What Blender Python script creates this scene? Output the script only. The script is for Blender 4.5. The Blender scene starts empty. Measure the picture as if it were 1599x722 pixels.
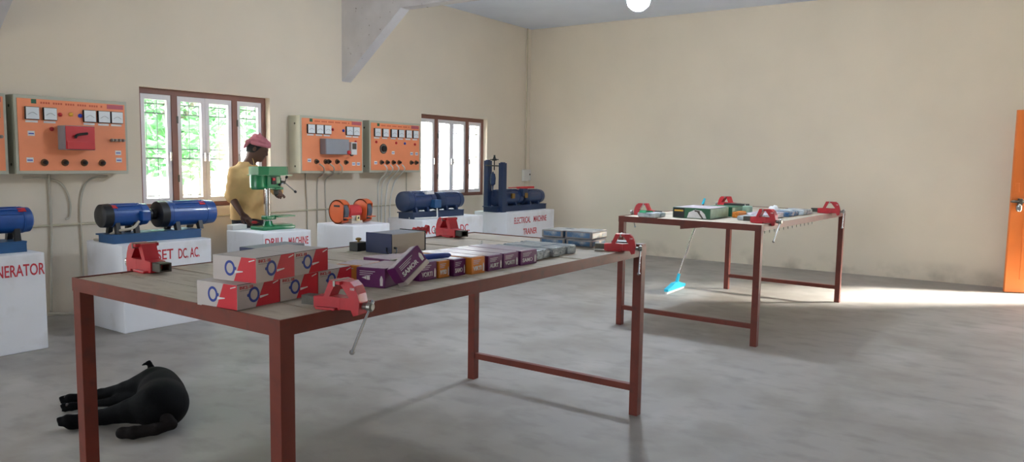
import bpy, bmesh, math, random
import numpy as np
from mathutils import Vector, Matrix
random.seed(7); np.random.seed(7)
SC = bpy.context.scene
COL = SC.collection

# ------------------------------------------------------------------ camera
CAM_H = 1.40; F_PX = 1163.76; YAW = .6039; PITCH = .0938; ROLL = .0155
def cam_basis():
    f = Vector((math.cos(YAW)*math.cos(PITCH), math.sin(YAW)*math.cos(PITCH), -math.sin(PITCH)))
    r = Vector((math.sin(YAW), -math.cos(YAW), 0)); u = r.cross(f)
    c, s = math.cos(ROLL), math.sin(ROLL)
    return c*r+s*u, -s*r+c*u, f
CR, CU, CF = cam_basis()
cd = bpy.data.cameras.new('camera'); cam = bpy.data.objects.new('camera', cd); COL.objects.link(cam)
cd.sensor_fit = 'HORIZONTAL'; cd.sensor_width = 36; cd.lens = F_PX*36/1599; cd.clip_start = .05; cd.clip_end = 300
cam.matrix_world = Matrix(((CR.x, CU.x, -CF.x, 0), (CR.y, CU.y, -CF.y, 0), (CR.z, CU.z, -CF.z, CAM_H), (0, 0, 0, 1)))
SC.camera = cam
def pix(px, py, axis, val):
    """point where the sight line through a pixel meets the plane axis = val"""
    d = CF + (px-799.5)/F_PX*CR - (py-361)/F_PX*CU
    o = Vector((0, 0, CAM_H)); return o + d*((val-o[axis])/d[axis])

# ------------------------------------------------------------------ world, sun, exposure
SC.view_settings.view_transform = 'Standard'; SC.view_settings.look = 'None'
SC.view_settings.exposure = 0.45; SC.view_settings.gamma = 1.0; SC.view_settings.use_curve_mapping = False
wd = bpy.data.worlds.new('World'); SC.world = wd; wd.use_nodes = True
bgn = wd.node_tree.nodes['Background']
bgn.inputs[0].default_value = (.86, .94, 1.0, 1); bgn.inputs[1].default_value = 11.0
def sun_lamp():
    l = bpy.data.lights.new('sun', 'SUN'); l.energy = 90; l.angle = math.radians(20); l.color = (1, .96, .88)
    o = bpy.data.objects.new('sun', l); COL.objects.link(o)
    d = Vector((-.50, .76, -.46))                       # travels in through the side door
    o.rotation_euler = d.to_track_quat('-Z', 'Y').to_euler(); o.location = (14, -6, 9)
sun_lamp()
def portal(name, loc, sx, sy, direction):
    l = bpy.data.lights.new(name, 'AREA'); l.shape = 'RECTANGLE'; l.size = sx; l.size_y = sy
    l.cycles.is_portal = True
    o = bpy.data.objects.new(name, l); COL.objects.link(o); o.location = loc
    o.rotation_euler = Vector(direction).to_track_quat('-Z', 'Y').to_euler()

# ------------------------------------------------------------------ helpers
def lin(c):
    return tuple(((v/255)/12.92 if v <= 10 else (((v/255)+.055)/1.055)**2.4) for v in c)
def mat(name, rgb, rough=.6, metal=0, var=.06, scale=6, bump=0, bscale=60, spec=.5, coat=0):
    m = bpy.data.materials.new(name); m.use_nodes = True; nt = m.node_tree; b = nt.nodes['Principled BSDF']
    c = lin(rgb); b.inputs['Roughness'].default_value = rough; b.inputs['Metallic'].default_value = metal
    b.inputs['Specular IOR Level'].default_value = spec; b.inputs['Coat Weight'].default_value = coat
    tc = nt.nodes.new('ShaderNodeTexCoord')
    n = nt.nodes.new('ShaderNodeTexNoise'); n.inputs['Scale'].default_value = scale; n.inputs['Detail'].default_value = 5
    nt.links.new(tc.outputs['Object'], n.inputs['Vector'])
    r = nt.nodes.new('ShaderNodeValToRGB'); e = r.color_ramp.elements
    e[0].position = .3; e[1].position = .7
    e[0].color = tuple(max(0, v*(1-var)) for v in c)+(1,); e[1].color = tuple(min(1, v*(1+var)) for v in c)+(1,)
    nt.links.new(n.outputs['Fac'], r.inputs[0]); nt.links.new(r.outputs[0], b.inputs['Base Color'])
    if bump:
        n2 = nt.nodes.new('ShaderNodeTexNoise'); n2.inputs['Scale'].default_value = bscale; n2.inputs['Detail'].default_value = 4
        nt.links.new(tc.outputs['Object'], n2.inputs['Vector'])
        bp = nt.nodes.new('ShaderNodeBump'); bp.inputs['Strength'].default_value = bump; bp.inputs['Distance'].default_value = .01
        nt.links.new(n2.outputs['Fac'], bp.inputs['Height']); nt.links.new(bp.outputs[0], b.inputs['Normal'])
    return m
def ramp_layer(m, rgb, scale, lo, hi, detail=6, zlim=None, stretch=(1, 1, 1)):
    """lay a second colour over the base in noise shaped patches (stains, dust, wear)"""
    nt = m.node_tree; b = nt.nodes['Principled BSDF']; src = b.inputs['Base Color'].links[0].from_socket
    tc = nt.nodes.new('ShaderNodeTexCoord'); mp = nt.nodes.new('ShaderNodeMapping'); mp.inputs['Scale'].default_value = stretch
    nt.links.new(tc.outputs['Object'], mp.inputs[0])
    n = nt.nodes.new('ShaderNodeTexNoise'); n.inputs['Scale'].default_value = scale; n.inputs['Detail'].default_value = detail
    nt.links.new(mp.outputs[0], n.inputs['Vector'])
    r = nt.nodes.new('ShaderNodeMapRange'); r.inputs[1].default_value = lo; r.inputs[2].default_value = hi
    nt.links.new(n.outputs['Fac'], r.inputs[0]); fac = r.outputs[0]
    if zlim:
        sx = nt.nodes.new('ShaderNodeSeparateXYZ'); nt.links.new(tc.outputs['Object'], sx.inputs[0])
        z = nt.nodes.new('ShaderNodeMapRange'); z.inputs[1].default_value = zlim; z.inputs[2].default_value = 0
        nt.links.new(sx.outputs['Z'], z.inputs[0])
        mu = nt.nodes.new('ShaderNodeMath'); mu.operation = 'MULTIPLY'
        nt.links.new(fac, mu.inputs[0]); nt.links.new(z.outputs[0], mu.inputs[1]); fac = mu.outputs[0]
    mx = nt.nodes.new('ShaderNodeMix'); mx.data_type = 'RGBA'
    nt.links.new(fac, mx.inputs[0]); nt.links.new(src, mx.inputs[6]); mx.inputs[7].default_value = lin(rgb)+(1,)
    nt.links.new(mx.outputs[2], b.inputs['Base Color'])
    return m
def glass_mat(name, tint=(1, 1, 1), gl=.08):
    m = bpy.data.materials.new(name); m.use_nodes = True; nt = m.node_tree
    for n in list(nt.nodes): nt.nodes.remove(n)
    o = nt.nodes.new('ShaderNodeOutputMaterial'); t = nt.nodes.new('ShaderNodeBsdfTransparent'); t.inputs[0].default_value = tint+(1,)
    g = nt.nodes.new('ShaderNodeBsdfGlossy'); g.inputs['Roughness'].default_value = .03
    mx = nt.nodes.new('ShaderNodeMixShader'); mx.inputs[0].default_value = gl
    nt.links.new(t.outputs[0], mx.inputs[1]); nt.links.new(g.outputs[0], mx.inputs[2]); nt.links.new(mx.outputs[0], o.inputs[0])
    return m
def emit_mat(name, rgb, s):
    m = bpy.data.materials.new(name); m.use_nodes = True; b = m.node_tree.nodes['Principled BSDF']
    b.inputs['Base Color'].default_value = (.8, .8, .8, 1)
    b.inputs['Emission Color'].default_value = rgb+(1,); b.inputs['Emission Strength'].default_value = s
    return m

def B(): return bmesh.new()
def bx(bm, x0, x1, y0, y1, z0, z1, bev=0, M=None):
    v = [bm.verts.new((x, y, z)) for z in (z0, z1) for y in (y0, y1) for x in (x0, x1)]
    fs = [bm.faces.new([v[i] for i in q]) for q in ((0, 2, 3, 1), (4, 5, 7, 6), (0, 1, 5, 4), (2, 6, 7, 3), (0, 4, 6, 2), (1, 3, 7, 5))]
    if bev:
        es = list({e for f in fs for e in f.edges})
        r = bmesh.ops.bevel(bm, geom=es, offset=bev, segments=2, affect='EDGES', profile=.6)
        v = list({q for f in r['faces'] for q in f.verts} | {q for q in v if q.is_valid})
    if M is not None: bmesh.ops.transform(bm, matrix=M, verts=[q for q in v if q.is_valid])
    return v
def cy(bm, p0, p1, r0, r1=None, n=16, cap=True):
    p0, p1 = Vector(p0), Vector(p1); r1 = r0 if r1 is None else r1
    a = (p1-p0).normalized(); u = a.orthogonal().normalized(); w = a.cross(u)
    ra, rb = [], []
    for i in range(n):
        t = 2*math.pi*i/n; d = u*math.cos(t)+w*math.sin(t)
        ra.append(bm.verts.new(p0+d*r0)); rb.append(bm.verts.new(p1+d*r1))
    for i in range(n):
        j = (i+1) % n; bm.faces.new((ra[i], ra[j], rb[j], rb[i]))
    if cap: bm.faces.new(ra[::-1]); bm.faces.new(rb)
def turned(bm, origin, axis, prof, n=20):
    """surface of revolution: prof = [(distance along axis, radius)]"""
    o = Vector(origin); a = Vector(axis).normalized(); u = a.orthogonal().normalized(); w = a.cross(u); rings = []
    for t, r in prof:
        rings.append([bm.verts.new(o+a*t+(u*math.cos(2*math.pi*i/n)+w*math.sin(2*math.pi*i/n))*max(r, 1e-4)) for i in range(n)])
    for A, Bq in zip(rings, rings[1:]):
        for i in range(n):
            j = (i+1) % n; bm.faces.new((A[i], A[j], Bq[j], Bq[i]))
    bm.faces.new(rings[0][::-1]); bm.faces.new(rings[-1])
def smooth_path(pts, k=6):
    P = [Vector(p) for p in pts]
    if len(P) < 3: return P
    out = []; Q = [P[0]*2-P[1]]+P+[P[-1]*2-P[-2]]
    for i in range(1, len(Q)-2):
        for s in range(k):
            t = s/k; a, b, c, d = Q[i-1], Q[i], Q[i+1], Q[i+2]
            out.append(.5*((2*b)+(-a+c)*t+(2*a-5*b+4*c-d)*t*t+(-a+3*b-3*c+d)*t**3))
    return out+[P[-1]]
def tb(bm, pts, r, n=7, smooth=True):
    P = smooth_path(pts) if smooth else [Vector(p) for p in pts]
    u = None; rings = []
    for i, p in enumerate(P):
        t = (P[min(i+1, len(P)-1)]-P[max(i-1, 0)]).normalized()
        if u is None: u = t.orthogonal().normalized()
        u = (u-t*u.dot(t)).normalized(); w = t.cross(u)
        rr = r(i/(len(P)-1)) if callable(r) else r
        rings.append([bm.verts.new(p+(u*math.cos(2*math.pi*k/n)+w*math.sin(2*math.pi*k/n))*rr) for k in range(n)])
    for A, Q in zip(rings, rings[1:]):
        for k in range(n):
            j = (k+1) % n; bm.faces.new((A[k], A[j], Q[j], Q[k]))
    bm.faces.new(rings[0][::-1]); bm.faces.new(rings[-1])
def prism(bm, poly, axis, a, b):
    """poly in the two other axes, pushed along axis from a to b"""
    def P(q, t): return {0: (t, q[0], q[1]), 1: (q[0], t, q[1]), 2: (q[0], q[1], t)}[axis]
    A = [bm.verts.new(P(q, a)) for q in poly]; C = [bm.verts.new(P(q, b)) for q in poly]; n = len(poly)
    for i in range(n):
        j = (i+1) % n; bm.faces.new((A[i], A[j], C[j], C[i]))
    bm.faces.new(A[::-1]); bm.faces.new(C)
def ob(name, bm, m, parent=None, loc=None, rotz=0, smooth=False, label=None, cat=None, group=None, kind=None, M=None):
    if isinstance(bm, bmesh.types.BMesh):
        bmesh.ops.recalc_face_normals(bm, faces=bm.faces[:])
        if M is not None: bmesh.ops.transform(bm, matrix=M, verts=bm.verts[:])
        me = bpy.data.meshes.new(name); bm.to_mesh(me); bm.free()
    else: me = bm
    if smooth:
        for p in me.polygons: p.use_smooth = True
        if smooth != 'all':
            try: me.set_sharp_from_angle(angle=math.radians(38))
            except Exception: pass
    if m is not None: me.materials.clear(); me.materials.append(m)
    o = bpy.data.objects.new(name, me); COL.objects.link(o)
    if parent is not None: o.parent = parent
    if loc is not None: o.location = loc
    if rotz: o.rotation_euler[2] = rotz
    tag(o, label, cat, group, kind); return o
def tag(o, label=None, cat=None, group=None, kind=None):
    for k, v in (('label', label), ('category', cat), ('group', group), ('kind', kind)):
        if v: o[k] = v
    return o
def thing(name, label, cat, loc=(0, 0, 0), rotz=0, group=None, kind=None):
    o = bpy.data.objects.new(name, None); COL.objects.link(o); o.empty_display_size = .1
    o.location = loc; o.rotation_euler[2] = rotz
    return tag(o, label, cat, group, kind)
def dup(root, loc, rotz=0, label=None, group=None, scale=1):
    r = root.copy(); COL.objects.link(r); r.location = loc; r.rotation_euler = (0, 0, rotz); r.scale = (scale,)*3
    if label: r['label'] = label
    if group: r['group'] = group
    for ch in list(root.children):
        c = ch.copy(); COL.objects.link(c); c.parent = r
        for g in list(ch.children):
            d = g.copy(); COL.objects.link(d); d.parent = c
    return r
def struct(name, bm, m, label=None): return ob(name, bm, m, label=label, kind='structure')
TXT = {}
def text_mesh(s, size, bold=0.0, sx=1.0):
    k = (s, size, bold, sx)
    if k not in TXT:
        cu = bpy.data.curves.new('txt', 'FONT'); cu.body = s; cu.size = size; cu.extrude = .0006; cu.offset = bold; cu.resolution_u = 3
        cu.align_x = 'LEFT'
        o = bpy.data.objects.new('txt', cu); me = bpy.data.meshes.new_from_object(o)
        bpy.data.objects.remove(o); bpy.data.curves.remove(cu)
        for v in me.vertices: v.co.x *= sx
        TXT[k] = me
    return TXT[k]
def text(s, size, m, parent, loc, rot=(math.pi/2, 0, 0), name='lettering', width=None, bold=0.0):
    me = text_mesh(s, size, bold).copy()
    xs = [v.co.x for v in me.vertices]; w = max(xs)-min(xs)
    if width:
        for v in me.vertices: v.co.x = (v.co.x-min(xs))*width/w
    me.materials.clear(); me.materials.append(m)
    o = bpy.data.objects.new(name, me); COL.objects.link(o); o.parent = parent; o.location = loc; o.rotation_euler = rot
    return o

# --------------------------------------------------- implicit surfaces (bodies)
def nets(fn, lo, hi, h):
    lo = np.array(lo, float); hi = np.array(hi, float); n = np.ceil((hi-lo)/h).astype(int)+1
    ax = [lo[i]+h*np.arange(n[i]) for i in range(3)]
    G = np.stack(np.meshgrid(*ax, indexing='ij'), -1); V = fn(G.reshape(-1, 3)).reshape(n); s = V < 0
    cn = n-1; acc = np.zeros((*cn, 3)); cnt = np.zeros(cn)
    cor = [(i, j, k) for i in (0, 1) for j in (0, 1) for k in (0, 1)]
    sl = lambda c: tuple(slice(c[i], c[i]+cn[i]) for i in range(3))
    for a in cor:
        for d in range(3):
            if a[d]: continue
            b = list(a); b[d] = 1; va = V[sl(a)]; vb = V[sl(b)]; m = (va < 0) != (vb < 0)
            t = np.where(m, va/np.where(va == vb, 1, va-vb), 0)
            p = np.zeros((*cn, 3)); p[...] = a; p[..., d] += t
            acc += p*m[..., None]; cnt += m
    m = cnt > 0; idx = -np.ones(cn, int); idx[m] = np.arange(m.sum())
    ci = np.stack(np.nonzero(m), -1); vs = (acc[m]/cnt[m][:, None]+ci)*h+lo
    F = []
    for d in range(3):
        e, f = [(1, 2), (2, 0), (0, 1)][d]
        s0 = [slice(1, -1)]*3; s1 = [slice(1, -1)]*3
        s0[d] = slice(0, n[d]-1); s1[d] = slice(1, n[d])
        A = s[tuple(s0)]; C = s[tuple(s1)]; ii = np.stack(np.nonzero(A != C), -1)
        if len(ii) == 0: continue
        off = np.array([1, 1, 1]); off[d] = 0; base = ii+off; fl = A[tuple(ii.T)]
        def g(de, df):
            q = base.copy(); q[:, e] -= de; q[:, f] -= df; return idx[tuple(q.T)]
        Q = np.stack([g(1, 1), g(0, 1), g(0, 0), g(1, 0)], -1)
        Q[~fl] = Q[~fl][:, ::-1]; F.append(Q)
    F = np.concatenate(F); me = bpy.data.meshes.new('body'); me.from_pydata(vs.tolist(), [], F.tolist())
    for p in me.polygons: p.use_smooth = True
    return me
def cap(P, a, b, ra, rb):
    a = np.array(a, float); b = np.array(b, float); ab = b-a
    t = np.clip(((P-a)@ab)/max(ab@ab, 1e-9), 0, 1)
    return np.linalg.norm(P-a-t[:, None]*ab, axis=1)-(ra+(rb-ra)*t)
def ell(P, c, r, R=None):
    q = P-np.array(c)
    if R is not None: q = q@np.array(R)
    r = np.array(r); k0 = np.linalg.norm(q/r, axis=1); k1 = np.linalg.norm(q/r**2, axis=1)
    return k0*(k0-1)/np.maximum(k1, 1e-9)
def smin(a, b, k):
    h = np.clip(.5+.5*(b-a)/k, 0, 1); return b*(1-h)+a*h-k*h*(1-h)
def chain(P, pts, rad, k=.01):
    d = None
    for i in range(len(pts)-1):
        c = cap(P, pts[i], pts[i+1], rad[i], rad[i+1]); d = c if d is None else smin(d, c, k)
    return d
def frame(fwd, up=(0, 0, 1)):
    f = Vector(fwd).normalized(); s = f.cross(Vector(up)).normalized(); u = s.cross(f)
    return np.array([[s.x, f.x, u.x], [s.y, f.y, u.y], [s.z, f.z, u.z]])   # columns: side, forward, up

# ------------------------------------------------------------------ materials
M = {}
M['wall'] = mat('cream_wall', (224, 212, 194), .85, var=.035, scale=1.2, bump=.06, bscale=25, spec=.2)
M['wallr'] = ramp_layer(mat('cream_wall_dirty', (224, 212, 194), .85, var=.035, scale=1.2, bump=.06, bscale=25, spec=.2), (128, 118, 98), 2.2, .48, .80, zlim=.26, stretch=(1, 1, 1.2))
M['ceiling'] = mat('ceiling_white', (226, 234, 250), .9, var=.03, scale=2)
M['concrete'] = ramp_layer(mat('beam_concrete', (205, 202, 205), .9, var=.06, scale=5, bump=.15, bscale=30), (120, 115, 112), 22, .68, .74)
M['floor'] = ramp_layer(ramp_layer(ramp_layer(mat('cement_floor', (161, 156, 150), .56, var=.07, scale=.9, bump=.06, bscale=9, spec=.5), (132, 125, 115), 1.9, .46, .85), (184, 181, 177), 1.1, .55, .80), (138, 134, 127), 7.0, .50, .78, stretch=(1, .55, 1))
M['brown_frame'] = mat('brown_window_frame', (128, 84, 72), .5, var=.08)
M['sash'] = mat('white_sash', (226, 222, 226), .4, var=.02)
M['iron'] = mat('grille_iron', (70, 78, 80), .6)
M['glass'] = glass_mat('window_glass')
M['whitewash'] = ramp_layer(mat('whitewash', (238, 239, 244), .85, var=.03, scale=3, bump=.06, bscale=22, spec=.2), (212, 210, 208), 4, .55, .85)
M['redpaint'] = mat('red_lettering', (200, 52, 64), .7)
M['oxide'] = ramp_layer(mat('red_oxide_paint', (116, 52, 40), .42, var=.10, scale=8, spec=.4), (96, 50, 42), 18, .55, .75)
M['plank'] = ramp_layer(mat('grey_plank', (196, 184, 166), .75, var=.08, scale=4, bump=.10, bscale=40), (166, 150, 130), 7, .5, .8, stretch=(6, 1, 1))
M['vise'] = mat('red_vise', (186, 26, 40), .42, var=.10, scale=20, coat=.2)
M['steel'] = mat('steel', (150, 148, 142), .35, .85, var=.1, scale=30)
M['darksteel'] = mat('dark_steel', (86, 82, 74), .5, .4, var=.15, scale=40)
M['chrome'] = mat('chrome', (205, 205, 205), .18, 1, var=.02)
M['blue'] = mat('blue_enamel', (24, 76, 150), .3, var=.08, scale=9, coat=.35)
M['blue_dark'] = mat('dark_blue_enamel', (26, 52, 96), .36, var=.08, scale=9, coat=.25)
M['blue_base'] = mat('blue_base_paint', (34, 82, 128), .5, var=.08)
M['navy_base'] = mat('navy_base_paint', (30, 50, 84), .5, var=.08)
M['black'] = mat('black_plastic', (24, 24, 26), .45)
M['rubber'] = mat('black_rubber', (30, 30, 34), .7)
M['orange_panel'] = mat('orange_panel', (244, 148, 102), .5, var=.03)
M['panel_grey'] = mat('panel_enclosure', (184, 182, 164), .5, var=.04)
M['meter_face'] = mat('meter_face', (232, 236, 238), .3, var=.02)
M['label_white'] = mat('label_white', (228, 226, 226), .6, var=.04, scale=60)
M['red'] = mat('red_plastic', (200, 44, 48), .4)
M['redbox'] = mat('red_starter', (198, 48, 52), .45)
M['bluelamp'] = mat('blue_lamp', (40, 60, 170), .3)
M['yellow'] = mat('yellow_lamp', (232, 180, 60), .3)
M['green'] = mat('green_enamel', (10, 122, 72), .32, coat=.3)
M['greymet'] = mat('grey_box_paint', (146, 150, 158), .5, .1)
M['orange_g'] = mat('orange_grinder', (226, 104, 52), .42, coat=.2)
M['wheel'] = mat('grinding_wheel', (92, 98, 108), .9, bump=.3, bscale=200)
M['cable'] = mat('grey_cable', (188, 180, 164), .6)
M['conduit'] = mat('cream_conduit', (196, 186, 160), .6)
M['white_pl'] = mat('white_plastic', (224, 222, 216), .45)
M['cardboard_w'] = mat('white_card', (198, 188, 184), .7, var=.04, scale=12)
M['card_red'] = mat('red_card', (206, 22, 44), .5, var=.05)
M['card_blue'] = mat('blue_card', (34, 60, 150), .5)
M['purple'] = mat('purple_card', (104, 26, 96), .45, var=.12, scale=14)
M['amber'] = mat('amber_card', (222, 134, 40), .45, var=.10, scale=14)
M['wrap'] = mat('cloudy_wrap', (204, 194, 206), .25, var=.05, scale=16, bump=.4, bscale=26)
M['wrap_s'] = ramp_layer(mat('silver_wrap', (192, 200, 204), .2, 0, var=.12, scale=14, bump=.35, bscale=22), (116, 132, 146), 16, .5, .72)
M['blue_pack'] = ramp_layer(mat('blue_pack', (72, 110, 150), .25, var=.15, scale=20, bump=.25, bscale=26), (168, 178, 186), 14, .52, .7)
M['grey_pack'] = mat('grey_pack', (132, 126, 128), .45, var=.1)
M['green_pack'] = mat('green_pack', (32, 92, 62), .4, var=.12)
M['pale_green'] = mat('pale_green_pack', (150, 182, 160), .3, var=.15, scale=20)
M['beige'] = mat('beige_panel', (196, 184, 168), .5)
M['navy'] = mat('navy_case', (22, 38, 82), .45)
M['brass'] = mat('brass', (150, 118, 60), .4, .8)
M['rag'] = mat('brown_scrap', (104, 72, 48), .9, var=.2)
M['cyan'] = mat('cyan_plastic', (48, 200, 232), .4)
M['door'] = mat('orange_door', (226, 122, 54), .45, var=.05, scale=3)
M['skin'] = mat('skin', (92, 60, 46), .55, var=.06, scale=14)
M['kurta'] = mat('mustard_cloth', (212, 174, 118), .9, var=.06, scale=14, bump=.25, bscale=30)
M['turban'] = mat('pink_cloth', (192, 116, 126), .9, var=.12, scale=18, bump=.4, bscale=40)
M['trouser'] = mat('dark_trouser', (38, 36, 42), .9)
M['hair'] = mat('black_hair', (18, 15, 14), .8)
M['fur'] = mat('black_fur', (6, 6, 8), .75, var=.3, scale=30, bump=.2, bscale=160, spec=.12)
M['fur2'] = mat('brown_black_fur', (19, 13, 12), .8, var=.3, scale=30, bump=.2, bscale=120, spec=.2)
M['pad'] = mat('paw_pad', (66, 58, 56), .8)
M['title'] = mat('title_red', (208, 92, 60), .6); M['mauve'] = mat('mauve_print', (190, 92, 104), .6)
M['cream_tag'] = mat('cream_tag', (226, 206, 150), .6)
M['earth'] = mat('pale_earth', (206, 196, 176), .95, var=.1, scale=.6)
M['leaf'] = mat('leaves', (98, 160, 104), .6, var=.3, scale=3)
M['bark'] = mat('bark', (120, 112, 104), .9, var=.2, scale=12)
M['offwhite'] = mat('limewashed_wall', (232, 230, 226), .9)
M['brickred'] = mat('brick_red', (168, 112, 96), .9, var=.12)

# ------------------------------------------------------------------ the setting
D, W, H = 6.90, 10.465, 3.556            # machine wall y, right wall x, ceiling z
X0, Y0 = -5.0, -4.2
WIN = [(3.82, 5.283, .885, 2.045), (7.771, 9.287, .870, 2.03), (-.13, 1.385, .88, 2.04), (-4.08, -2.56, .88, 2.04)]  # last two openings are out of view, added to brighten the left end
FWIN = []
FILL_WIN = [(.2, 2.0, .9, 2.2), (3.6, 5.4, .9, 2.2)]  # unseen left wall openings, added so daylight fills the left side
DOOR = (-1.62, -.66, 0, 2.08)
def wall_x(name, m, y0, y1, xa, xb, holes):
    """wall running along x with openings"""
    bm = B(); xs = sorted(holes); cur = xa
    for (a, b, z0, z1) in xs:
        bx(bm, cur, a, y0, y1, 0, H)
        if z0 > 0: bx(bm, a, b, y0, y1, 0, z0)
        bx(bm, a, b, y0, y1, z1, H); cur = b
    bx(bm, cur, xb, y0, y1, 0, H)
    return struct(name, bm, m)
bm = B(); bx(bm, X0-.25, W+.25, Y0-.25, D+.25, -.12, 0); struct('floor', bm, M['floor'])
bm = B(); bx(bm, X0-.25, W+.25, Y0-.25, D+.25, H, H+.15); struct('ceiling', bm, M['ceiling'])
wall_x('wall_back', M['wall'], D, D+.23, X0-.23, W+.23, WIN)
wall_x('wall_front', M['wall'], Y0-.23, Y0, X0-.23, W+.23, FWIN)
bm = B(); cur = Y0
for (a, b, z0, z1) in FILL_WIN:
    bx(bm, X0-.23, X0, cur, a, 0, H); bx(bm, X0-.23, X0, a, b, 0, z0); bx(bm, X0-.23, X0, a, b, z1, H); cur = b
bx(bm, X0-.23, X0, cur, D, 0, H); struct('wall_left', bm, M['wall'])
bm = B(); bx(bm, W, W+.23, DOOR[1], D, 0, H); bx(bm, W, W+.23, Y0, DOOR[0], 0, H); bx(bm, W, W+.23, DOOR[0], DOOR[1], DOOR[3], H)
struct('wall_right', bm, M['wallr'])
for i, (xa, xb) in enumerate(((6.334, 6.479), (2.515, 2.66), (-1.30, -1.155))):
    bm = B(); prism(bm, [(D, 2.325), (5.94, 3.10), (-3.2, 3.10), (Y0, 2.325), (Y0, H), (D, H)], 0, xa, xb)
    struct('trim_%d' % (i+1), bm, M['concrete'])
# corner pilaster strip on the machine wall side
bm = B(); bx(bm, 10.34, W, D-.012, D, 0, H); struct('trim_4', bm, M['wall'])
for (a, b, z0, z1) in WIN: portal('window_portal', ((a+b)/2, D+.24, (z0+z1)/2), b-a, z1-z0, (0, -1, 0))
for (a, b, z0, z1) in FWIN: portal('window_portal', ((a+b)/2, Y0-.24, (z0+z1)/2), b-a, z1-z0, (0, 1, 0))
for (a, b, z0, z1) in FILL_WIN: portal('window_portal', (X0-.24, (a+b)/2, (z0+z1)/2), b-a, z1-z0, (1, 0, 0))
portal('door_portal', (W+.24, (DOOR[0]+DOOR[1])/2, DOOR[3]/2), DOOR[1]-DOOR[0], DOOR[3], (-1, 0, 0))

def window(i, a, b, z0, z1):
    r = thing('window_%d' % i, None, None, (a, D, z0), kind='structure')
    w, h = b-a, z1-z0; y0, y1 = .075, .135; fw = .05; mw = .06
    sw = (w-2*fw-2*mw)/4
    bm = B(); bx(bm, 0, fw, y0, y1, 0, h); bx(bm, w-fw, w, y0, y1, 0, h); bx(bm, fw, w-fw, y0, y1, h-.055, h); bx(bm, fw, w-fw, y0, y1, 0, .045)
    ob('window_frame', bm, M['brown_frame'], r)
    xs = [fw, fw+sw+mw, fw+2*sw+mw, fw+3*sw+2*mw]
    for x in (fw+sw, fw+3*sw+mw):
        bm = B(); bx(bm, x, x+mw, y0-.004, y1, .045, h-.055); ob('mullion', bm, M['brown_frame'], r)
    st = .042
    for k, x in enumerate(xs):
        bm = B(); ys0, ys1 = y0+.008, y0+.04; za, zb = .047, h-.057; xa, xb = x+.002, x+sw-.002
        bx(bm, xa, xa+st, ys0, ys1, za, zb); bx(bm, xb-st, xb, ys0, ys1, za, zb)
        bx(bm, xa+st, xb-st, ys0, ys1, za, za+.05); bx(bm, xa+st, xb-st, ys0, ys1, zb-.05, zb)
        s = ob('sash', bm, M['sash'], r)
        bm = B(); bx(bm, xa+st, xb-st, y0+.022, y0+.026, za+.05, zb-.05); ob('pane', bm, M['glass'], s)
        hx = xb-st*.5 if k in (0, 1) else xa+st*.5
        bm = B(); cy(bm, (hx, ys0, h*.46), (hx, ys0-.02, h*.46), .008, n=8); bx(bm, hx-.008, hx+.008, ys0-.03, ys0-.018, h*.40, h*.475, .003)
        ob('handle', bm, M['chrome'], s)
        if k in (1, 3):
            bm = B()
            for zz in (.25, .75): bx(bm, x-.012, x+.006, y0-.008, y0+.01, h*zz-.035, h*zz+.035)
            ob('hinge', bm, M['darksteel'], s)
    bm = B(); yg = .19
    for k in range(13): cy(bm, (.05+k*(w-.1)/12, yg, 0), (.05+k*(w-.1)/12, yg, h), .0045, n=6)
    for zz in (.10, .42, .50, .80, .88): bx(bm, 0, w, yg-.004, yg+.004, h*zz-.006, h*zz+.006)
    for k in range(12):
        x = .05+(k+.5)*(w-.1)/12; pts = [(x+.03*math.sin(t*math.pi/3), yg, h*.80+t*h*.011) for t in range(8)]
        tb(bm, pts, .004, 5)
    ob('grille', bm, M['iron'], r)
    bm = B(); bx(bm, -.0, w, -.015, .075, -.03, .0); ob('sill', bm, M['wall'], r)
    return r
for i, q in enumerate(WIN): window(i+1, *q)
for i, (a, b, z0, z1) in enumerate(FWIN):
    r = thing('window_%d' % (i+5), None, None, (a, Y0, z0), kind='structure'); w, h = b-a, z1-z0
    bm = B(); bx(bm, 0, .05, -.13, -.07, 0, h); bx(bm, w-.05, w, -.13, -.07, 0, h); bx(bm, .05, w-.05, -.13, -.07, h-.05, h); bx(bm, .05, w-.05, -.13, -.07, 0, .05); bx(bm, w/2-.03, w/2+.03, -.13, -.07, .05, h-.05)
    ob('window_frame', bm, M['brown_frame'], r)

for i, (a, b, z0, z1) in enumerate(FILL_WIN):  # frames for the added fill light openings
    r = thing('window_%d' % (i+5+len(FWIN)), None, None, (X0, a, z0), kind='structure'); w, h = b-a, z1-z0
    bm = B(); bx(bm, -.13, -.07, 0, .05, 0, h); bx(bm, -.13, -.07, w-.05, w, 0, h); bx(bm, -.13, -.07, .05, w-.05, h-.05, h); bx(bm, -.13, -.07, .05, w-.05, 0, .05); bx(bm, -.13, -.07, w/2-.03, w/2+.03, .05, h-.05)
    ob('window_frame', bm, M['brown_frame'], r)

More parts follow.
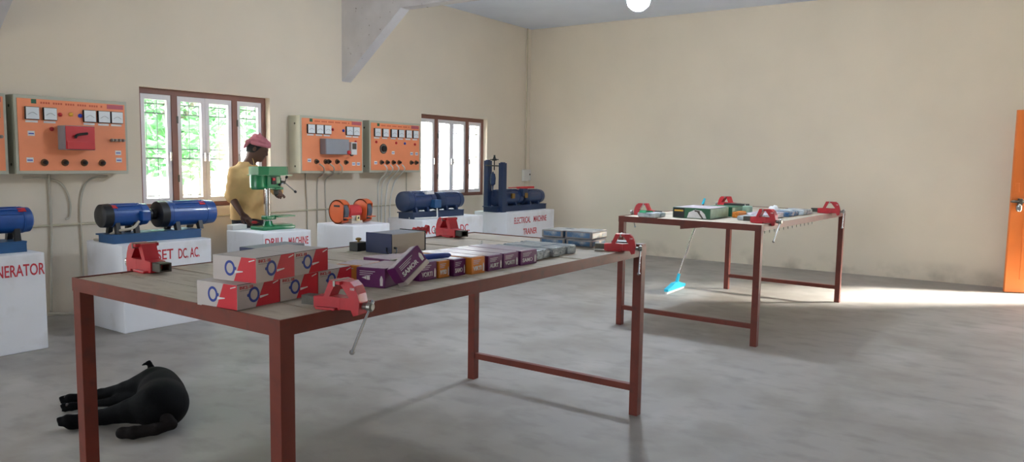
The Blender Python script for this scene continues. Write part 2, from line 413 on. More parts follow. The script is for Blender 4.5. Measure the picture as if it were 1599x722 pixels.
# folded back door leaf by the side opening
def door():
    fx, fy = 10.05, .15; hx, hy = W-.03, -.655
    L = math.hypot(fx-hx, fy-hy); ang = math.atan2(fy-hy, fx-hx)
    r = thing('door_1', None, None, (hx, hy, 0), ang, kind='structure')
    bm = B(); bx(bm, 0, L, -.02, .02, .01, 2.05, .003); ob('leaf', bm, M['door'], r)
    s = 1 # room side of the leaf is local +y
    for za, zb in ((.16, .88), (1.18, 1.90)):
        bm = B(); bx(bm, .12, L-.14, .018, .026, za, zb, .004); ob('panel', bm, M['door'], r)
    bm = B(); bx(bm, L-.16, L-.005, .02, .045, 1.02, 1.05, .004); cy(bm, (L-.22, .05, 1.035), (L+.02, .05, 1.035), .011, n=10); bx(bm, L-.10, L-.06, .02, .06, 1.0, 1.07, .004)
    ob('tower_bolt', bm, M['darksteel'], r)
    bm = B(); turned(bm, (L-.065, .055, 1.01), (0, 0, -1), [(0, .012), (.02, .03), (.06, .032), (.085, .02)], 12); ob('padlock', bm, M['chrome'], r, smooth=True)
    bm = B(); bx(bm, L-.07, L-.03, .02, .03, 1.14, 1.24, .003); ob('lock_plate', bm, M['door'], r)
door()
# switch boxes and conduit in the corner
r = thing('switch_board', 'white switch board fixed low in the far corner of the room', 'switch', (10.33, D, 1.07))
bm = B(); bx(bm, -.07, .05, -.05, 0, 0, .19, .006); ob('back_box', bm, M['white_pl'], r)
bm = B(); bx(bm, .06, .13, -.05, 0, .01, .19, .006); ob('socket_plate', bm, M['white_pl'], r)
bm = B(); cy(bm, (.095, -.050, .11), (.095, -.056, .11), .014, n=10); ob('socket_hole', bm, M['darksteel'], r)
bm = B(); cy(bm, (10.335, D-.024, 1.262), (10.335, D-.024, H), .009, n=8); ob('conduit_pipe', bm, M['conduit'], label='thin vertical conduit running up the wall corner above the switch board', cat='conduit')

# ------------------------------------------------------------------ outside
bm = B(); bx(bm, -60, 80, -60, 90, -.5, -.35); struct('ground', bm, M['earth'])
bm = B(); bx(bm, -25, 45, 15.0, 15.2, -.35, 1.45); struct('wall_boundary', bm, M['offwhite'])
def tree(x, y, h, cr, n, label, seed):
    rnd = random.Random(seed); r = thing('tree', label, 'tree', (x, y, -.35), group='trees outside the windows')
    bm = B(); tb(bm, [(0, 0, 0), (.08, .03, h*.3), (-.05, .05, h*.55), (.05, 0, h*.8)], lambda t: .11*(1-.6*t), 8)
    for k in range(5):
        a = rnd.uniform(0, 6.28); tb(bm, [(0, 0, h*(.4+.08*k)), (math.cos(a)*cr*.4, math.sin(a)*cr*.4, h*(.55+.08*k)), (math.cos(a)*cr*.8, math.sin(a)*cr*.8, h*(.62+.08*k))], lambda t: .045*(1-.7*t), 6)
    ob('trunk', bm, M['bark'], r, smooth=True)
    vs, fs = [], []
    for k in range(n):
        while True:
            p = Vector((rnd.uniform(-1, 1), rnd.uniform(-1, 1), rnd.uniform(-1, 1)))
            if .35 < p.length < 1: break
        c = Vector((p.x*cr, p.y*cr, h*.68+p.z*h*.38)); s = rnd.uniform(.07, .15)
        u = Vector((rnd.gauss(0, 1), rnd.gauss(0, 1), rnd.gauss(0, .6))).normalized(); v = u.orthogonal().normalized()
        i = len(vs); vs += [c-u*s, c+v*s*.45, c+u*s, c-v*s*.45]; fs.append((i, i+1, i+2, i+3))
    me = bpy.data.meshes.new('foliage'); me.from_pydata(vs, [], fs); ob('foliage', me, M['leaf'], r, kind='stuff')
tree(6.6, 11.0, 4.4, 1.3, 2700, 'leafy green tree seen through the left sash of the large window', 1)
tree(8.6, 13.4, 5.0, 1.4, 3000, 'leafy tree seen through the middle panes of the window behind the man', 2)
tree(9.3, 10.9, 3.6, 1.2, 2700, 'green tree beyond the right sash, behind the turbaned man', 3)

# ------------------------------------------------------------------ ceiling lamp
lp = pix(997, 2, 2, 2.80)
r = thing('pendant_lamp', 'glaring white bulb hanging from the ceiling near the right wall', 'lamp', (lp.x, lp.y, 2.80))
bm = B(); turned(bm, (0, 0, .10), (0, 0, -1), [(0, .022), (.02, .05), (.06, .088), (.10, .100), (.14, .088), (.175, .045), (.185, .005)], 24)
ob('bulb', bm, emit_mat('bulb_glow', (.78, .89, 1), 330), r, smooth=True)
bm = B(); turned(bm, (0, 0, .20), (0, 0, -1), [(0, .012), (.02, .024), (.10, .026)], 16); ob('bulb_holder', bm, M['white_pl'], r, smooth=True)
bm = B(); cy(bm, (0, 0, .19), (0, 0, H-2.80-.01), .006, n=8); turned(bm, (0, 0, H-2.80), (0, 0, -1), [(0, .05), (.02, .045), (.03, .012)], 16); ob('cord', bm, M['white_pl'], r)

# ------------------------------------------------------------------ pedestals
YF, YB, PZ = 5.743, 6.30, .70
def pedestal(xa, xb, label, lines):
    r = thing('machine_pedestal', label, 'pedestal', ((xa+xb)/2, YF, 0), group='whitewashed machine pedestals')
    w = xb-xa; bm = B(); bx(bm, -w/2, w/2, 0, YB-YF, 0, PZ, .012); ob('block', bm, M['whitewash'], r)
    for s, x0, x1, z, h in lines:
        t = text(s, h*1.38, M['redpaint'], r, (x0-(xa+xb)/2, -.0012, z), width=x1-x0, bold=.0012)
    return r
pedestal(1.69, 2.453, 'white pedestal lettered GENERATOR at the left edge', [('GENERATOR', 2.055, 2.447, .545, .085)])
pedestal(3.006, 3.775, 'white pedestal lettered SET DC. AC. under the bright blue motor pair', [('M.G.', 3.06, 3.22, .56, .085), ('SET', 3.283, 3.425, .558, .085), ('DC. AC.', 3.47, 3.66, .553, .085)])
pedestal(4.304, 4.862, 'white pedestal lettered DRILL MACHINE in front of the man', [('DRILL', 4.325, 4.54, .578, .075), ('MACHINE', 4.59, 4.825, .566, .078)])
pedestal(5.41, 5.959, 'blank white pedestal under the orange bench grinder', [])
pedestal(6.497, 7.672, 'white pedestal lettered AC. DC. under the dark blue motor pair', [('M.G. SET', 6.56, 6.92, .53, .095), ('AC. DC.', 6.97, 7.38, .515, .095)])
pedestal(8.203, 9.421, 'white pedestal lettered ELECTRICAL MACHINE TRAINER near the corner', [('ELECTRICAL', 8.375, 8.78, .542, .088), ('MACHINE', 8.86, 9.20, .545, .085), ('TRAINER', 8.60, 8.95, .378, .088)])

# ------------------------------------------------------------------ motors
def motor(r, xa, xb, zc, rad, m, dark, open_end=False, ribs=6, stripe=None):
    L = xb-xa; bm = B()
    turned(bm, (xa, 0, zc), (1, 0, 0), [(0, rad*.80), (.012, rad*.97), (L*.20, rad), (L*.20, rad*1.02), (L*.24, rad*1.02), (L*.24, rad*.97), (L*.80, rad*.97), (L*.80, rad*1.01), (L*.84, rad*1.01), (L*.84, rad*.98), (L-.015, rad*.94), (L, rad*.72)], 28)
    body = ob('motor_body', bm, m, r, smooth=True)
    bm = B(); turned(bm, (xa-.004, 0, zc), (1, 0, 0), [(0, rad*.30), (.002, rad*.86), (.012, rad*1.0), (.075, rad*1.04), (.076, rad*.9)], 28); ob('fan_cover', bm, dark, body, smooth=True)
    for k in range(ribs):
        a = math.radians(-60+k*120/max(1, ribs-1)); c, s = math.cos(a), math.sin(a)
        bm = B(); Mx = Matrix.Translation((0, 0, zc)) @ Matrix.Rotation(a, 4, 'X')
        bx(bm, xa+L*.27, xa+L*.78, -.003, .003, rad*.95, rad*1.03, 0, Mx); ob('cooling_rib', bm, m, body)
    for x in (xa+L*.28, xa+L*.68):
        for s in (-1, 1):
            bm = B(); prism(bm, [(s*rad*.35, zc-rad*.85), (s*rad*.75, zc-rad*.55), (s*rad*.95, r['top']), (s*rad*.55, r['top'])], 0, x-.018, x+.018); ob('foot', bm, dark, body)
    if stripe:
        bm = B(); a = math.radians(38); Mx = Matrix.Translation((0, 0, zc)) @ Matrix.Rotation(a, 4, 'X')
        bx(bm, xa+stripe, xa+stripe+.05, -.018, .018, rad*.97, rad*1.015, 0, Mx); ob('red_tag', bm, M['red'], body)
    return body
def bed(r, xa, xb, y, h, m):
    bm = B(); bx(bm, xa, xb, -y, y, 0, h-.012, .002); ob('base_frame', bm, m, r)
    bm = B(); bx(bm, xa-.02, xb, -y-.006, y+.006, h-.012, h, .001); ob('base_plate', bm, m, r)
def motor_set(label, x, y, base, small, big, mats, coupling, group='motor sets on pedestals'):
    r = thing('motor_set', label, 'motor', (x, y, PZ), group=group); r['top'] = base[2]
    bed(r, base[0]-x, base[1]-x, .115, base[2], mats[2])
    motor(r, small[0]-x, small[1]-x, small[2]-PZ, small[3], mats[0], mats[1], stripe=small[4])
    motor(r, big[0]-x, big[1]-x, big[2]-PZ, big[3], mats[0], mats[1], stripe=big[4])
    bm = B(); z = (small[2]+big[2])/2-PZ; turned(bm, (small[1]-x-.01, 0, z), (1, 0, 0), [(0, .02), (.015, .045), (coupling*.45, .045), (coupling*.5, .03), (coupling*.55, .045), (coupling-.015, .045), (coupling, .02)], 16)
    ob('coupling', bm, mats[1], r, smooth=True)
    del r['top']; return r
BR = (M['blue'], M['black'], M['blue_base']); DK = (M['blue_dark'], M['navy_base'], M['navy_base'])
motor_set('bright blue motor set cut off by the left edge', 2.05, 5.97, (1.72, 2.385, .078), (1.70, 2.03, .918, .092, .22), (2.10, 2.46, .922, .095, .26), BR, .09)
m1 = motor_set('shiny bright blue motor pair on the pedestal left of the man', 3.37, 5.99, (3.01, 3.765, .072), (2.965, 3.345, .917, .092, .06), (3.425, 3.95, .908, .108, .36), BR, .10)
bm = B(); bx(bm, -.13, -.06, -.135, -.06, .17, .25, .008); ob('terminal_box', bm, M['blue'], m1)
bm = B(); tb(bm, [(-.16, -.13, .17), (-.22, -.14, .12), (-.30, -.06, .095), (-.345, .08, .03), (-.35, .20, .0125)], .011); ob('cable', bm, M['cable'], m1, smooth='all')
m4 = motor_set('dark navy motor pair with finned housing below the smaller window', 6.97, 6.01, (6.50, 7.455, .078), (6.44, 6.95, .905, .118, None), (7.02, 7.50, .895, .106, None), DK, .09)
bm = B(); bx(bm, -.14, -.02, -.17, -.09, .12, .22, .008); ob('terminal_box', bm, M['blue_base'], m4)
bm = B(); bx(bm, -.22, -.08, -.105, -.04, .285, .315, .004, ); ob('rating_plate', bm, M['label_white'], m4)
bm = B(); tb(bm, [(-.08, -.15, .12), (-.10, -.17, .06), (-.14, -.20, .015), (-.20, -.19, .011), (-.40, -.14, .011), (-.47, -.05, .011)], .010); ob('cable', bm, M['white_pl'], m4, smooth='all')
# trainer with two posts
m5 = motor_set('dark blue machine trainer with two tall posts and spring balance', 8.80, 6.01, (8.18, 9.43, .078), (8.27, 8.86, .890, .112, None), (8.90, 9.43, .885, .105, None), DK, .06)
for k, (px, y) in enumerate(((761.5, .10), (784.5, -.13))):
    bm = B(); q = pix(px, 300, 1, 6.01+y); bx(bm, q.x-8.80-.045, q.x-8.80+.045, y-.035, y+.035, 0, .70-.03*k); bx(bm, q.x-8.80-.03, q.x-8.80+.03, y-.02, y+.02, .70-.03*k, .71-.03*k); ob('post', bm, M['navy_base'], m5)
qx = pix(773, 250, 1, 6.0).x-8.80
bm = B(); cy(bm, (qx-.09, .08, .635), (qx+.10, -.12, .625), .009, n=8); ob('crossbar', bm, M['darksteel'], m5)
bm = B(); cy(bm, (qx, 0, .57), (qx, 0, .74), .008, n=8); turned(bm, (qx, 0, .70), (0, 0, 1), [(0, .03), (.02, .04), (.03, .02), (.06, .012), (.075, .014)], 12); cy(bm, (qx-.09, .0, .715), (qx+.09, 0, .715), .007, n=8); ob('screw_handle', bm, M['black'], m5)
bm = B(); turned(bm, (qx-.03, 0, .55), (0, 0, -1), [(0, .008), (.02, .012), (.03, .03), (.09, .04), (.17, .035), (.19, .012), (.23, .008)], 14); cy(bm, (qx-.03, 0, .35), (qx-.04, 0, .20), .006, n=6); cy(bm, (qx-.03, 0, .34), (qx+.0, 0, .20), .005, n=6); ob('spring_balance', bm, M['navy_base'], m5)
bm = B(); bx(bm, .02, .40, -.05, .01, .305, .335, .004); bx(bm, -.20, .06, -.03, .0, .318, .330); ob('red_bar', bm, M['red'], m5)
bm = B(); bx(bm, -.02, .10, -.135, -.06, .20, .31, .006); ob('terminal_box', bm, M['navy_base'], m5)
for x in (-.30, .02):
    bm = B(); bx(bm, x, x+.07, -.142, -.118 if x < 0 else -.136, .18, .25); ob('rating_plate', bm, M['brass'], m5)

# ------------------------------------------------------------------ drill press
r = thing('drill_press', 'green bench drill press standing beside the man', 'drill press', (4.60, 6.06, PZ))
bm = B(); bx(bm, -.13, .25, -.10, .10, 0, .035, .01); ob('base_plate', bm, M['green'], r)
bm = B(); bx(bm, .02, .235, -.08, .08, .034, .046, .004); ob('base_table', bm, M['green'], r)
bm = B(); turned(bm, (0, 0, .034), (0, 0, 1), [(0, .06), (.02, .045), (.05, .036)], 18); ob('column_socket', bm, M['green'], r, smooth=True)
bm = B(); cy(bm, (0, 0, .04), (0, 0, .52), .028, n=20); ob('column', bm, M['chrome'], r, smooth=True)
bm = B(); bx(bm, -.05, .07, -.04, .04, .095, .135, .01); bx(bm, .05, .26, -.09, .09, .118, .132, .004); ob('work_table', bm, M['green'], r)
bm = B(); bx(bm, -.06, .11, -.065, .065, .40, .53, .015); ob('head', bm, M['green'], r)
bm = B(); prism(bm, [(-.155, -.075), (-.05, -.095), (.16, -.085), (.205, -.05), (.215, 0), (.205, .05), (.16, .085), (-.05, .095), (-.155, .075)], 2, .53, .61); ob('belt_cover', bm, M['green'], r)
bm = B(); bx(bm, -.155, .215, -.102, .102, .524, .531); ob('cover_seam', bm, M['green'], r)
bm = B(); turned(bm, (-.11, -.0, .53), (0, 0, -1), [(0, .07), (.02, .075), (.12, .075), (.14, .055)], 20); ob('drive_motor', bm, M['green'], r, smooth=True)
bm = B(); bx(bm, -.005, .05, -.075, -.064, .44, .51, .004); s = ob('switch_plate', bm, M['black'], r)
bm = B(); bx(bm, .0, .028, -.086, -.074, .475, .50, .003); ob('red_button', bm, M['red'], s)
bm = B(); turned(bm, (.10, 0, .50), (0, 0, -1), [(0, .05), (.06, .05), (.07, .03), (.12, .03), (.125, .024), (.155, .026), (.165, .018), (.18, .008)], 16); ob('chuck', bm, M['darksteel'], r, smooth=True)
bm = B(); bx(bm, .06, .15, -.05, .05, .385, .41, .006); ob('depth_collar', bm, M['green'], r)
hub = Vector((.15, -.06, .455))
bm = B(); cy(bm, (.11, -.03, .46), hub+Vector((.0, -.02, 0)), .016, n=12); ob('feed_hub', bm, M['darksteel'], r)
for a in (-40, 80, 200):
    e = hub+Vector((math.cos(math.radians(a))*.15, -.02, math.sin(math.radians(a))*.14)) if a == -40 else hub+Vector((math.cos(math.radians(a))*.07, -.02, math.sin(math.radians(a))*.05))
    bm = B(); cy(bm, hub+Vector((0, -.01, 0)), e, .006, n=8); h = ob('feed_lever', bm, M['chrome'], r)
    bm = B(); dv = (e-hub).normalized(); turned(bm, e-dv*.012, dv, [(0, .006), (.01, .013), (.025, .012), (.032, .004)], 10); ob('lever_knob', bm, M['black'], h, smooth=True)
# little white adaptor box beside the hand
q = pix(385, 356, 2, PZ)
r = thing('extension_box', 'small white extension box on the DRILL MACHINE pedestal under the hand', 'box', (4.385, 6.255, PZ))
bm = B(); bx(bm, -.075, .085, -.045, .045, 0, .048, .006); ob('housing', bm, M['white_pl'], r)
bm = B(); bx(bm, -.05, .06, -.03, .03, .047, .052, .002); ob('top_plate', bm, M['label_white'], r)

# ------------------------------------------------------------------ bench grinder
r = thing('bench_grinder', 'orange bench grinder with two grey wheels on blank white pedestal', 'grinder', (5.66, 6.02, PZ))
zc = .132
bm = B(); turned(bm, (-.10, 0, zc), (1, 0, 0), [(0, .05), (.02, .068), (.18, .068), (.20, .05)], 22); ob('motor_body', bm, M['redbox'], r, smooth=True)
bm = B(); bx(bm, -.07, .09, -.07, .09, 0, .03, .006); bx(bm, -.05, .07, -.05, .05, .03, .09); ob('pedestal_foot', bm, M['beige'], r)
bm = B(); bx(bm, .0, .045, -.075, -.066, .03, .085, .002); s = ob('switch_label', bm, M['cream_tag'], r)
bm = B(); bx(bm, .014, .030, -.081, -.074, .048, .072, .002); ob('switch_lever', bm, M['black'], s)
for sx, xa, xb in ((-1, -.215, -.125), (1, .125, .215)):
    bm = B(); poly = [(math.cos(math.radians(a))*.125, zc+math.sin(math.radians(a))*.125) for a in range(-75, 215, 12)]
    poly = [(-p[0], p[1]) for p in poly]; R2 = [(0, zc)]
    # guard: drum open toward the operator (front, -y)
    pr = [(math.cos(math.radians(a)), math.sin(math.radians(a))) for a in range(-130, 146, 10)]
    outer = [(c*.128, zc+s_*.128) for c, s_ in pr]; inner = [(c*.116, zc+s_*.116) for c, s_ in reversed(pr)]
    prism(bm, outer+inner, 0, xa, xb)
    disc = [(c*.128, zc+s_*.128) for c, s_ in pr]
    xo = (xa, xa+.008) if sx < 0 else (xb-.008, xb); prism(bm, disc, 0, *xo)
    xi = (xb-.008, xb) if sx < 0 else (xa, xa+.008); prism(bm, disc, 0, *xi)
    g = ob('wheel_guard', bm, M['orange_g'], r)
    bm = B(); cy(bm, ((xa+xb)/2-.028, 0, zc), ((xa+xb)/2+.028, 0, zc), .108, n=32); ob('grinding_wheel', bm, M['wheel'], r, smooth=True)
    bm = B(); bx(bm, xa+.005, xb-.005, -.15, -.10, zc-.065, zc-.055, .002); ob('tool_rest', bm, M['orange_g'], r)
    if sx < 0:
        bm = B(); bx(bm, xa-.003, xa, -.045, .045, zc+.052, zc+.072); ob('guard_slot', bm, M['black'], g)

# ------------------------------------------------------------------ control panels
PY = 6.70
def panel(xa, xb, z0, z1, label, spec):
    w, h = xb-xa, z1-z0; r = thing('control_panel', label, 'control panel', (xa, D, z0), group='orange control panels on the wall')
    dp = D-PY
    bm = B(); bx(bm, 0, w, -dp, -.001, 0, h, .006); en = ob('enclosure', bm, M['panel_grey'], r)
    for zz in (.12, .86):
        bm = B(); cy(bm, (-.003, -dp*.55, h*zz), (.0, -dp*.55, h*zz), .012, n=10); ob('bolt', bm, M['darksteel'], en)
    bm = B(); bx(bm, .022, w-.022, -dp-.004, -dp+.001, .028, h-.028); f = ob('face_plate', bm, M['orange_panel'], r)
    yf = -dp-.004; fx = lambda u: .022+u*(w-.044); fz = lambda v: h-.028-v*(h-.056)
    bm = B(); bx(bm, fx(.12), fx(.165), yf-.001, yf, fz(.065), fz(.005)); ob('logo', bm, M['green_pack'], f)
    bm = B(); bx(bm, fx(.82), fx(.985), yf-.001, yf, fz(.075), fz(.01)); ob('title_block', bm, M['mauve'], f)
    bm = B(); n = 26
    for k in range(n):
        if k % 5 != 4: bx(bm, fx(.20+.58*k/n), fx(.20+.58*(k+.7)/n), yf-.0008, yf, fz(.062), fz(.035))
    ob('title_print', bm, M['title'], f, kind='stuff')
    for u in spec['meters']:
        bm = B(); bx(bm, fx(u)-.052, fx(u)+.052, yf-.022, yf, fz(.20)-.052, fz(.20)+.052, .004); mt = ob('meter', bm, M['black'], r)
        bm = B(); bx(bm, fx(u)-.048, fx(u)+.048, yf-.025, yf-.021, fz(.20)-.047, fz(.20)+.048); ob('dial_face', bm, M['meter_face'], mt)
        bm = B(); tb(bm, [(fx(u)-.034, yf-.026, fz(.20)-.012), (fx(u), yf-.026, fz(.20)+.006), (fx(u)+.034, yf-.026, fz(.20)-.012)], .0014, 5); ob('scale_arc', bm, M['grey_pack'], mt)
        bm = B(); bx(bm, fx(u)-.046, fx(u)+.046, yf-.001, yf, fz(.20)-.075, fz(.20)-.058); ob('meter_label', bm, M['label_white'], r)
    for u, v, c in spec['lamps']:
        bm = B(); turned(bm, (fx(u), yf, fz(v)), (0, -1, 0), [(0, .017), (.008, .017), (.012, .012), (.02, .004)], 12); ob('indicator_lamp', bm, M[c], r, smooth=True)
    for u, v in spec['labels']:
        bm = B(); bx(bm, fx(u)-.026, fx(u)+.026, yf-.001, yf, fz(v)-.020, fz(v)+.020); lb = ob('label_plate', bm, M['label_white'], r)
        bm = B(); bx(bm, fx(u)-.020, fx(u)+.020, yf-.0016, yf-.0008, fz(v)-.006, fz(v)+.003); ob('label_print', bm, M['bluelamp'], lb)
    for u, v in spec['sockets']:
        bm = B(); turned(bm, (fx(u), yf, fz(v)), (0, -1, 0), [(0, .030), (.008, .028), (.012, .018)], 14); so = ob('socket', bm, M['rag'], r, smooth=True)
        bm = B(); turned(bm, (fx(u), yf-.011, fz(v)), (0, -1, 0), [(0, .018), (.025, .016), (.034, .008)], 12); ob('plug', bm, M['black'], so, smooth=True)
    if 'box' in spec:
        u0, u1, v0, v1, dep, c = spec['box']
        bm = B(); bx(bm, fx(u0), fx(u1), yf-dep, yf, fz(v1), fz(v0), .008); bo = ob('starter_box', bm, M['greymet'], r)
        bm = B(); bx(bm, fx(u0)+.004, fx(u1)-.004, yf-dep-.006, yf-dep+.0, fz(v1)+.004, fz(v0)-.004, .004); ob('starter_cover', bm, M[c], bo)
        if c == 'redbox':
            um = (u0+u1)/2; bm = B(); tb(bm, [(fx(um)-.05, yf-dep-.02, fz(.53)), (fx(um)-.03, yf-dep-.024, fz(.485)), (fx(um)+.05, yf-dep-.02, fz(.46))], .011); ob('rotary_handle', bm, M['black'], bo)
            bm = B(); bx(bm, fx(u0)+.01, fx(u1)-.01, yf-dep-.012, yf-dep-.005, fz(v1)+.006, fz(v1)+.07, .003); ob('starter_flap', bm, M['redbox'], bo)
    if 'dial' in spec:
        u, v = spec['dial']; bm = B(); turned(bm, (fx(u), yf, fz(v)), (0, -1, 0), [(0, .062), (.006, .062), (.008, .04), (.03, .036)], 24); di = ob('rotary_dial', bm, M['black'], r, smooth=True)
        bm = B(); turned(bm, (fx(u), yf-.005, fz(v)), (0, -1, 0), [(0, .055), (.003, .055), (.0031, .044)], 24); ob('dial_ring', bm, M['steel'], di)
    if 'mcb' in spec:
        u, v = spec['mcb']; bm = B(); bx(bm, fx(u)-.045, fx(u)+.045, yf-.06, yf, fz(v)-.075, fz(v)+.075, .005); bo = ob('breaker_box', bm, M['label_white'], r)
        bm = B(); bx(bm, fx(u)-.03, fx(u)+.03, yf-.066, yf-.058, fz(v)-.01, fz(v)+.06); ob('breaker_window', bm, M['darksteel'], bo)
        bm = B(); turned(bm, (fx(u)-.135, yf-.10, fz(v)-.05), (0, -1, 0), [(0, .012), (.01, .026), (.025, .02)], 12); ob('red_knob', bm, M['red'], bo, smooth=True)
        bm = B(); tb(bm, [(fx(u)-.13, yf-.11, fz(v)-.05), (fx(u)-.09, yf-.10, fz(v)-.085), (fx(u)-.03, yf-.07, fz(v)-.08)], .007, 6); ob('lead', bm, M['black'], bo)
    if 'terminals' in spec:
        for k in range(4):
            u = .855+.038*k; bm = B(); turned(bm, (fx(u), yf, fz(.54)), (0, -1, 0), [(0, .014), (.02, .014), (.022, .010), (.034, .008)], 10); ob('terminal', bm, M['steel'], r, smooth=True)
    return r
sp1 = dict(meters=(.118, .275, .64, .78, .91), lamps=((.37, .20, 'red'), (.47, .19, 'yellow'), (.555, .20, 'bluelamp'), (.29, .41, 'red')), labels=((.09, .85), (.925, .84), (.11, .48), (.92, .73)), sockets=((.215, .885), (.40, .885), (.58, .885), (.755, .885)), box=(.34, .62, .355, .70, .13, 'redbox'), terminals=1)
sp3 = dict(meters=(.13, .265, .395, .765, .885), lamps=((.49, .19, 'red'), (.67, .20, 'bluelamp'), (.885, .415, 'red')), labels=((.11, .80), (.85, .86), (.935, .86)), sockets=((.22, .82), (.37, .82), (.42, .82), (.56, .82), (.71, .83)), box=(.28, .67, .375, .68, .10, 'greymet'), mcb=(.80, .55))
sp4 = dict(meters=(.11, .27, .44, .59, .75, .90), lamps=((.10, .40, 'red'), (.50, .405, 'red'), (.68, .41, 'bluelamp'), (.90, .42, 'red')), labels=((.09, .84), (.44, .62), (.83, .63), (.94, .63)), sockets=((.20, .83), (.315, .83), (.44, .83), (.56, .83), (.82, .83), (.925, .83)), dial=(.24, .54))
panel(1.68, 2.625, 1.232, 1.872, 'orange control panel cut off by the left edge', sp1)
panel(2.68, 3.59, 1.232, 1.872, 'orange control panel with a protruding red starter box', sp1)
panel(5.53, 6.485, 1.225, 1.872, 'orange control panel with a protruding grey metal box', sp3)
panel(6.594, 7.525, 1.230, 1.872, 'orange control panel with six meters in a row and a black dial', sp4)
def wire(label, pts, rad=.008, name='wall_cable', m='cable'):
    bm = B(); tb(bm, pts, rad, 7); ob(name, bm, M[m], smooth='all', label=label, cat='cable', group='cables on the machine wall')
yw = D-.014
wire('straight cable down the wall beside the red starter panel, reaching the floor', [(3.0, yw, 1.228), (3.0, yw, .8), (2.985, yw, .4), (2.97, yw, .03)], .011)
wire('curved cable hooking down below the red starter panel', [(2.80, yw, 1.20), (2.98, yw, 1.19), (3.10, yw, 1.14), (3.16, yw, 1.0), (3.155, yw, .86), (3.12, yw, .83)])
wire('cable dropping below the right part of the red starter panel', [(3.50, yw, 1.20), (3.36, yw, 1.19), (3.28, yw, 1.10), (3.245, yw, .9), (3.25, yw, .6), (3.25, yw, .3)])
wire('grey hose lying on the floor along the wall left of the SET DC. AC. pedestal', [(2.94, D-.03, .03), (3.1, D-.10, .012), (3.3, D-.2, .012), (3.5, D-.25, .012)], .011)
wire('first cable below the grey-box panel, counted from the left', [(5.755, yw, 1.22), (5.765, yw, 1.0), (5.775, yw, .75), (5.77, yw, .45)])
wire('second cable below the grey-box panel, counted from the left', [(5.755, PY-.05, 1.335), (5.80, PY-.075, 1.29), (5.88, PY+.02, 1.22), (5.93, yw, 1.12), (5.925, yw, .8), (5.93, yw, .45)])
wire('third cable below the grey-box panel, counted from the left', [(5.912, PY-.05, 1.335), (5.95, PY-.075, 1.29), (6.02, PY+.02, 1.22), (6.05, yw, 1.12), (6.055, yw, .8), (6.07, yw, .45)])
wire('short cable looping into the underside of the grey-box panel', [(6.065, PY-.05, 1.335), (6.08, PY-.075, 1.29), (6.10, PY-.03, 1.225), (6.12, PY+.05, 1.222)])
for k, (x, x2, t) in enumerate(((6.793, 6.93, 'first'), (6.895, 7.01, 'second'), (7.006, 7.11, 'third'), (7.113, 7.22, 'fourth'))):
    wire('%s white cable below the six-meter panel, counted from the left' % t, [(x, PY-.06, 1.33), (x+.02, PY-.085, 1.28), (x2-.03, PY+.03, 1.21), (x2, yw, 1.08), (x2-.025*k, yw, .8), (x2-.025*k, yw, .5)], .008, m='white_pl')
wire('thin cable below the right end of the six-meter panel', [(7.46, yw, 1.23), (7.46, yw, 1.0), (7.455, yw, .8)], .007)
bm = B(); cy(bm, (1.5, D-.011, .785), (5.05, D-.011, .785), .010, n=8); ob('conduit_pipe', bm, M['conduit'], label='horizontal cream conduit along the wall under the large window', cat='conduit')
bm = B(); cy(bm, (5.2, D-.011, .79), (7.6, D-.011, .80), .010, n=8); ob('conduit_pipe', bm, M['conduit'], label='horizontal cream conduit along the wall behind the bench grinder', cat='conduit')

# ------------------------------------------------------------------ workbenches
T = .942
def workbench(label, x, y, a, l, w, cuts, tall=()):
    r = thing('workbench', label, 'workbench', (x, y, 0), a, group='plank topped steel workbenches')
    L = .05; rh = .046
    for i, j in ((0, 0), (0, 1), (1, 0), (1, 1)):
        bm = B(); xa = 0 if i == 0 else l-L; ya = 0 if j == 0 else w-L
        bx(bm, xa, xa+L, ya, ya+L, 0, T-.004+(.022 if (i, j) in tall else 0), .002); ob('leg', bm, M['oxide'], r)
    for j in (0, 1):
        ya = 0 if j == 0 else w-.006
        bm = B(); bx(bm, -.0015, l+.0015, ya+(-.0015 if j == 0 else .0015), ya+.006+(-.0015 if j == 0 else .0015), T-rh, T+.003); bx(bm, L, l-L, (.006 if j == 0 else w-.05), (.05 if j == 0 else w-.006), T-rh, T-rh+.006); ob('rail', bm, M['oxide'], r)
    for i in (0, 1):
        xa = 0 if i == 0 else l-.006
        bm = B(); bx(bm, xa+(-.0015 if i == 0 else .0015), xa+.006+(-.0015 if i == 0 else .0015), .0046, w-.0046, T-rh, T+.003); bx(bm, (.006 if i == 0 else l-.05), (.05 if i == 0 else l-.006), L, w-L, T-rh, T-rh+.006); ob('rail', bm, M['oxide'], r)
        xs = 0 if i == 0 else l-L
        bm = B(); bx(bm, xs+.008, xs+.042, L, w-L, .135, .172, .002); ob('stretcher', bm, M['oxide'], r)
    rnd = random.Random(int(x*100))
    for ca, cb in zip(cuts, cuts[1:]):
        g = .0035; bm = B(); dz = rnd.uniform(-.0025, .001)
        lo = max(ca+g, .007); hi = min(cb-g, l-.007); y0, y1 = .007, w-.007
        bx(bm, lo, hi, y0, y1, T-.036, T+dz, .0015); ob('plank', bm, M['plank'], r)
    return r
c1 = [0, .178, .375, .575, .775, .97, 1.17, 1.37, 1.545, 1.75, 1.94, 2.13, 2.30, 2.4335]
wb1 = workbench('near plank-topped workbench holding red and white boxes and purple cartons', 1.3238, 1.6986, 0, 2.4335, 1.1891, c1, tall=((1, 0),))
c2 = [2.48*k/12 for k in range(13)]
A2 = -.0502
wb2 = workbench('far plank-topped workbench near the right wall holding a green box', 5.708, 1.6412, A2, 2.48, 1.23, c2)
for k in range(12):
    x = .16+k*.115; bm = B(); cy(bm, (x, .03, T-.046), (x, .028, T-.075), .004, .002, n=6); ob('screw_tip', bm, M['darksteel'], wb2)
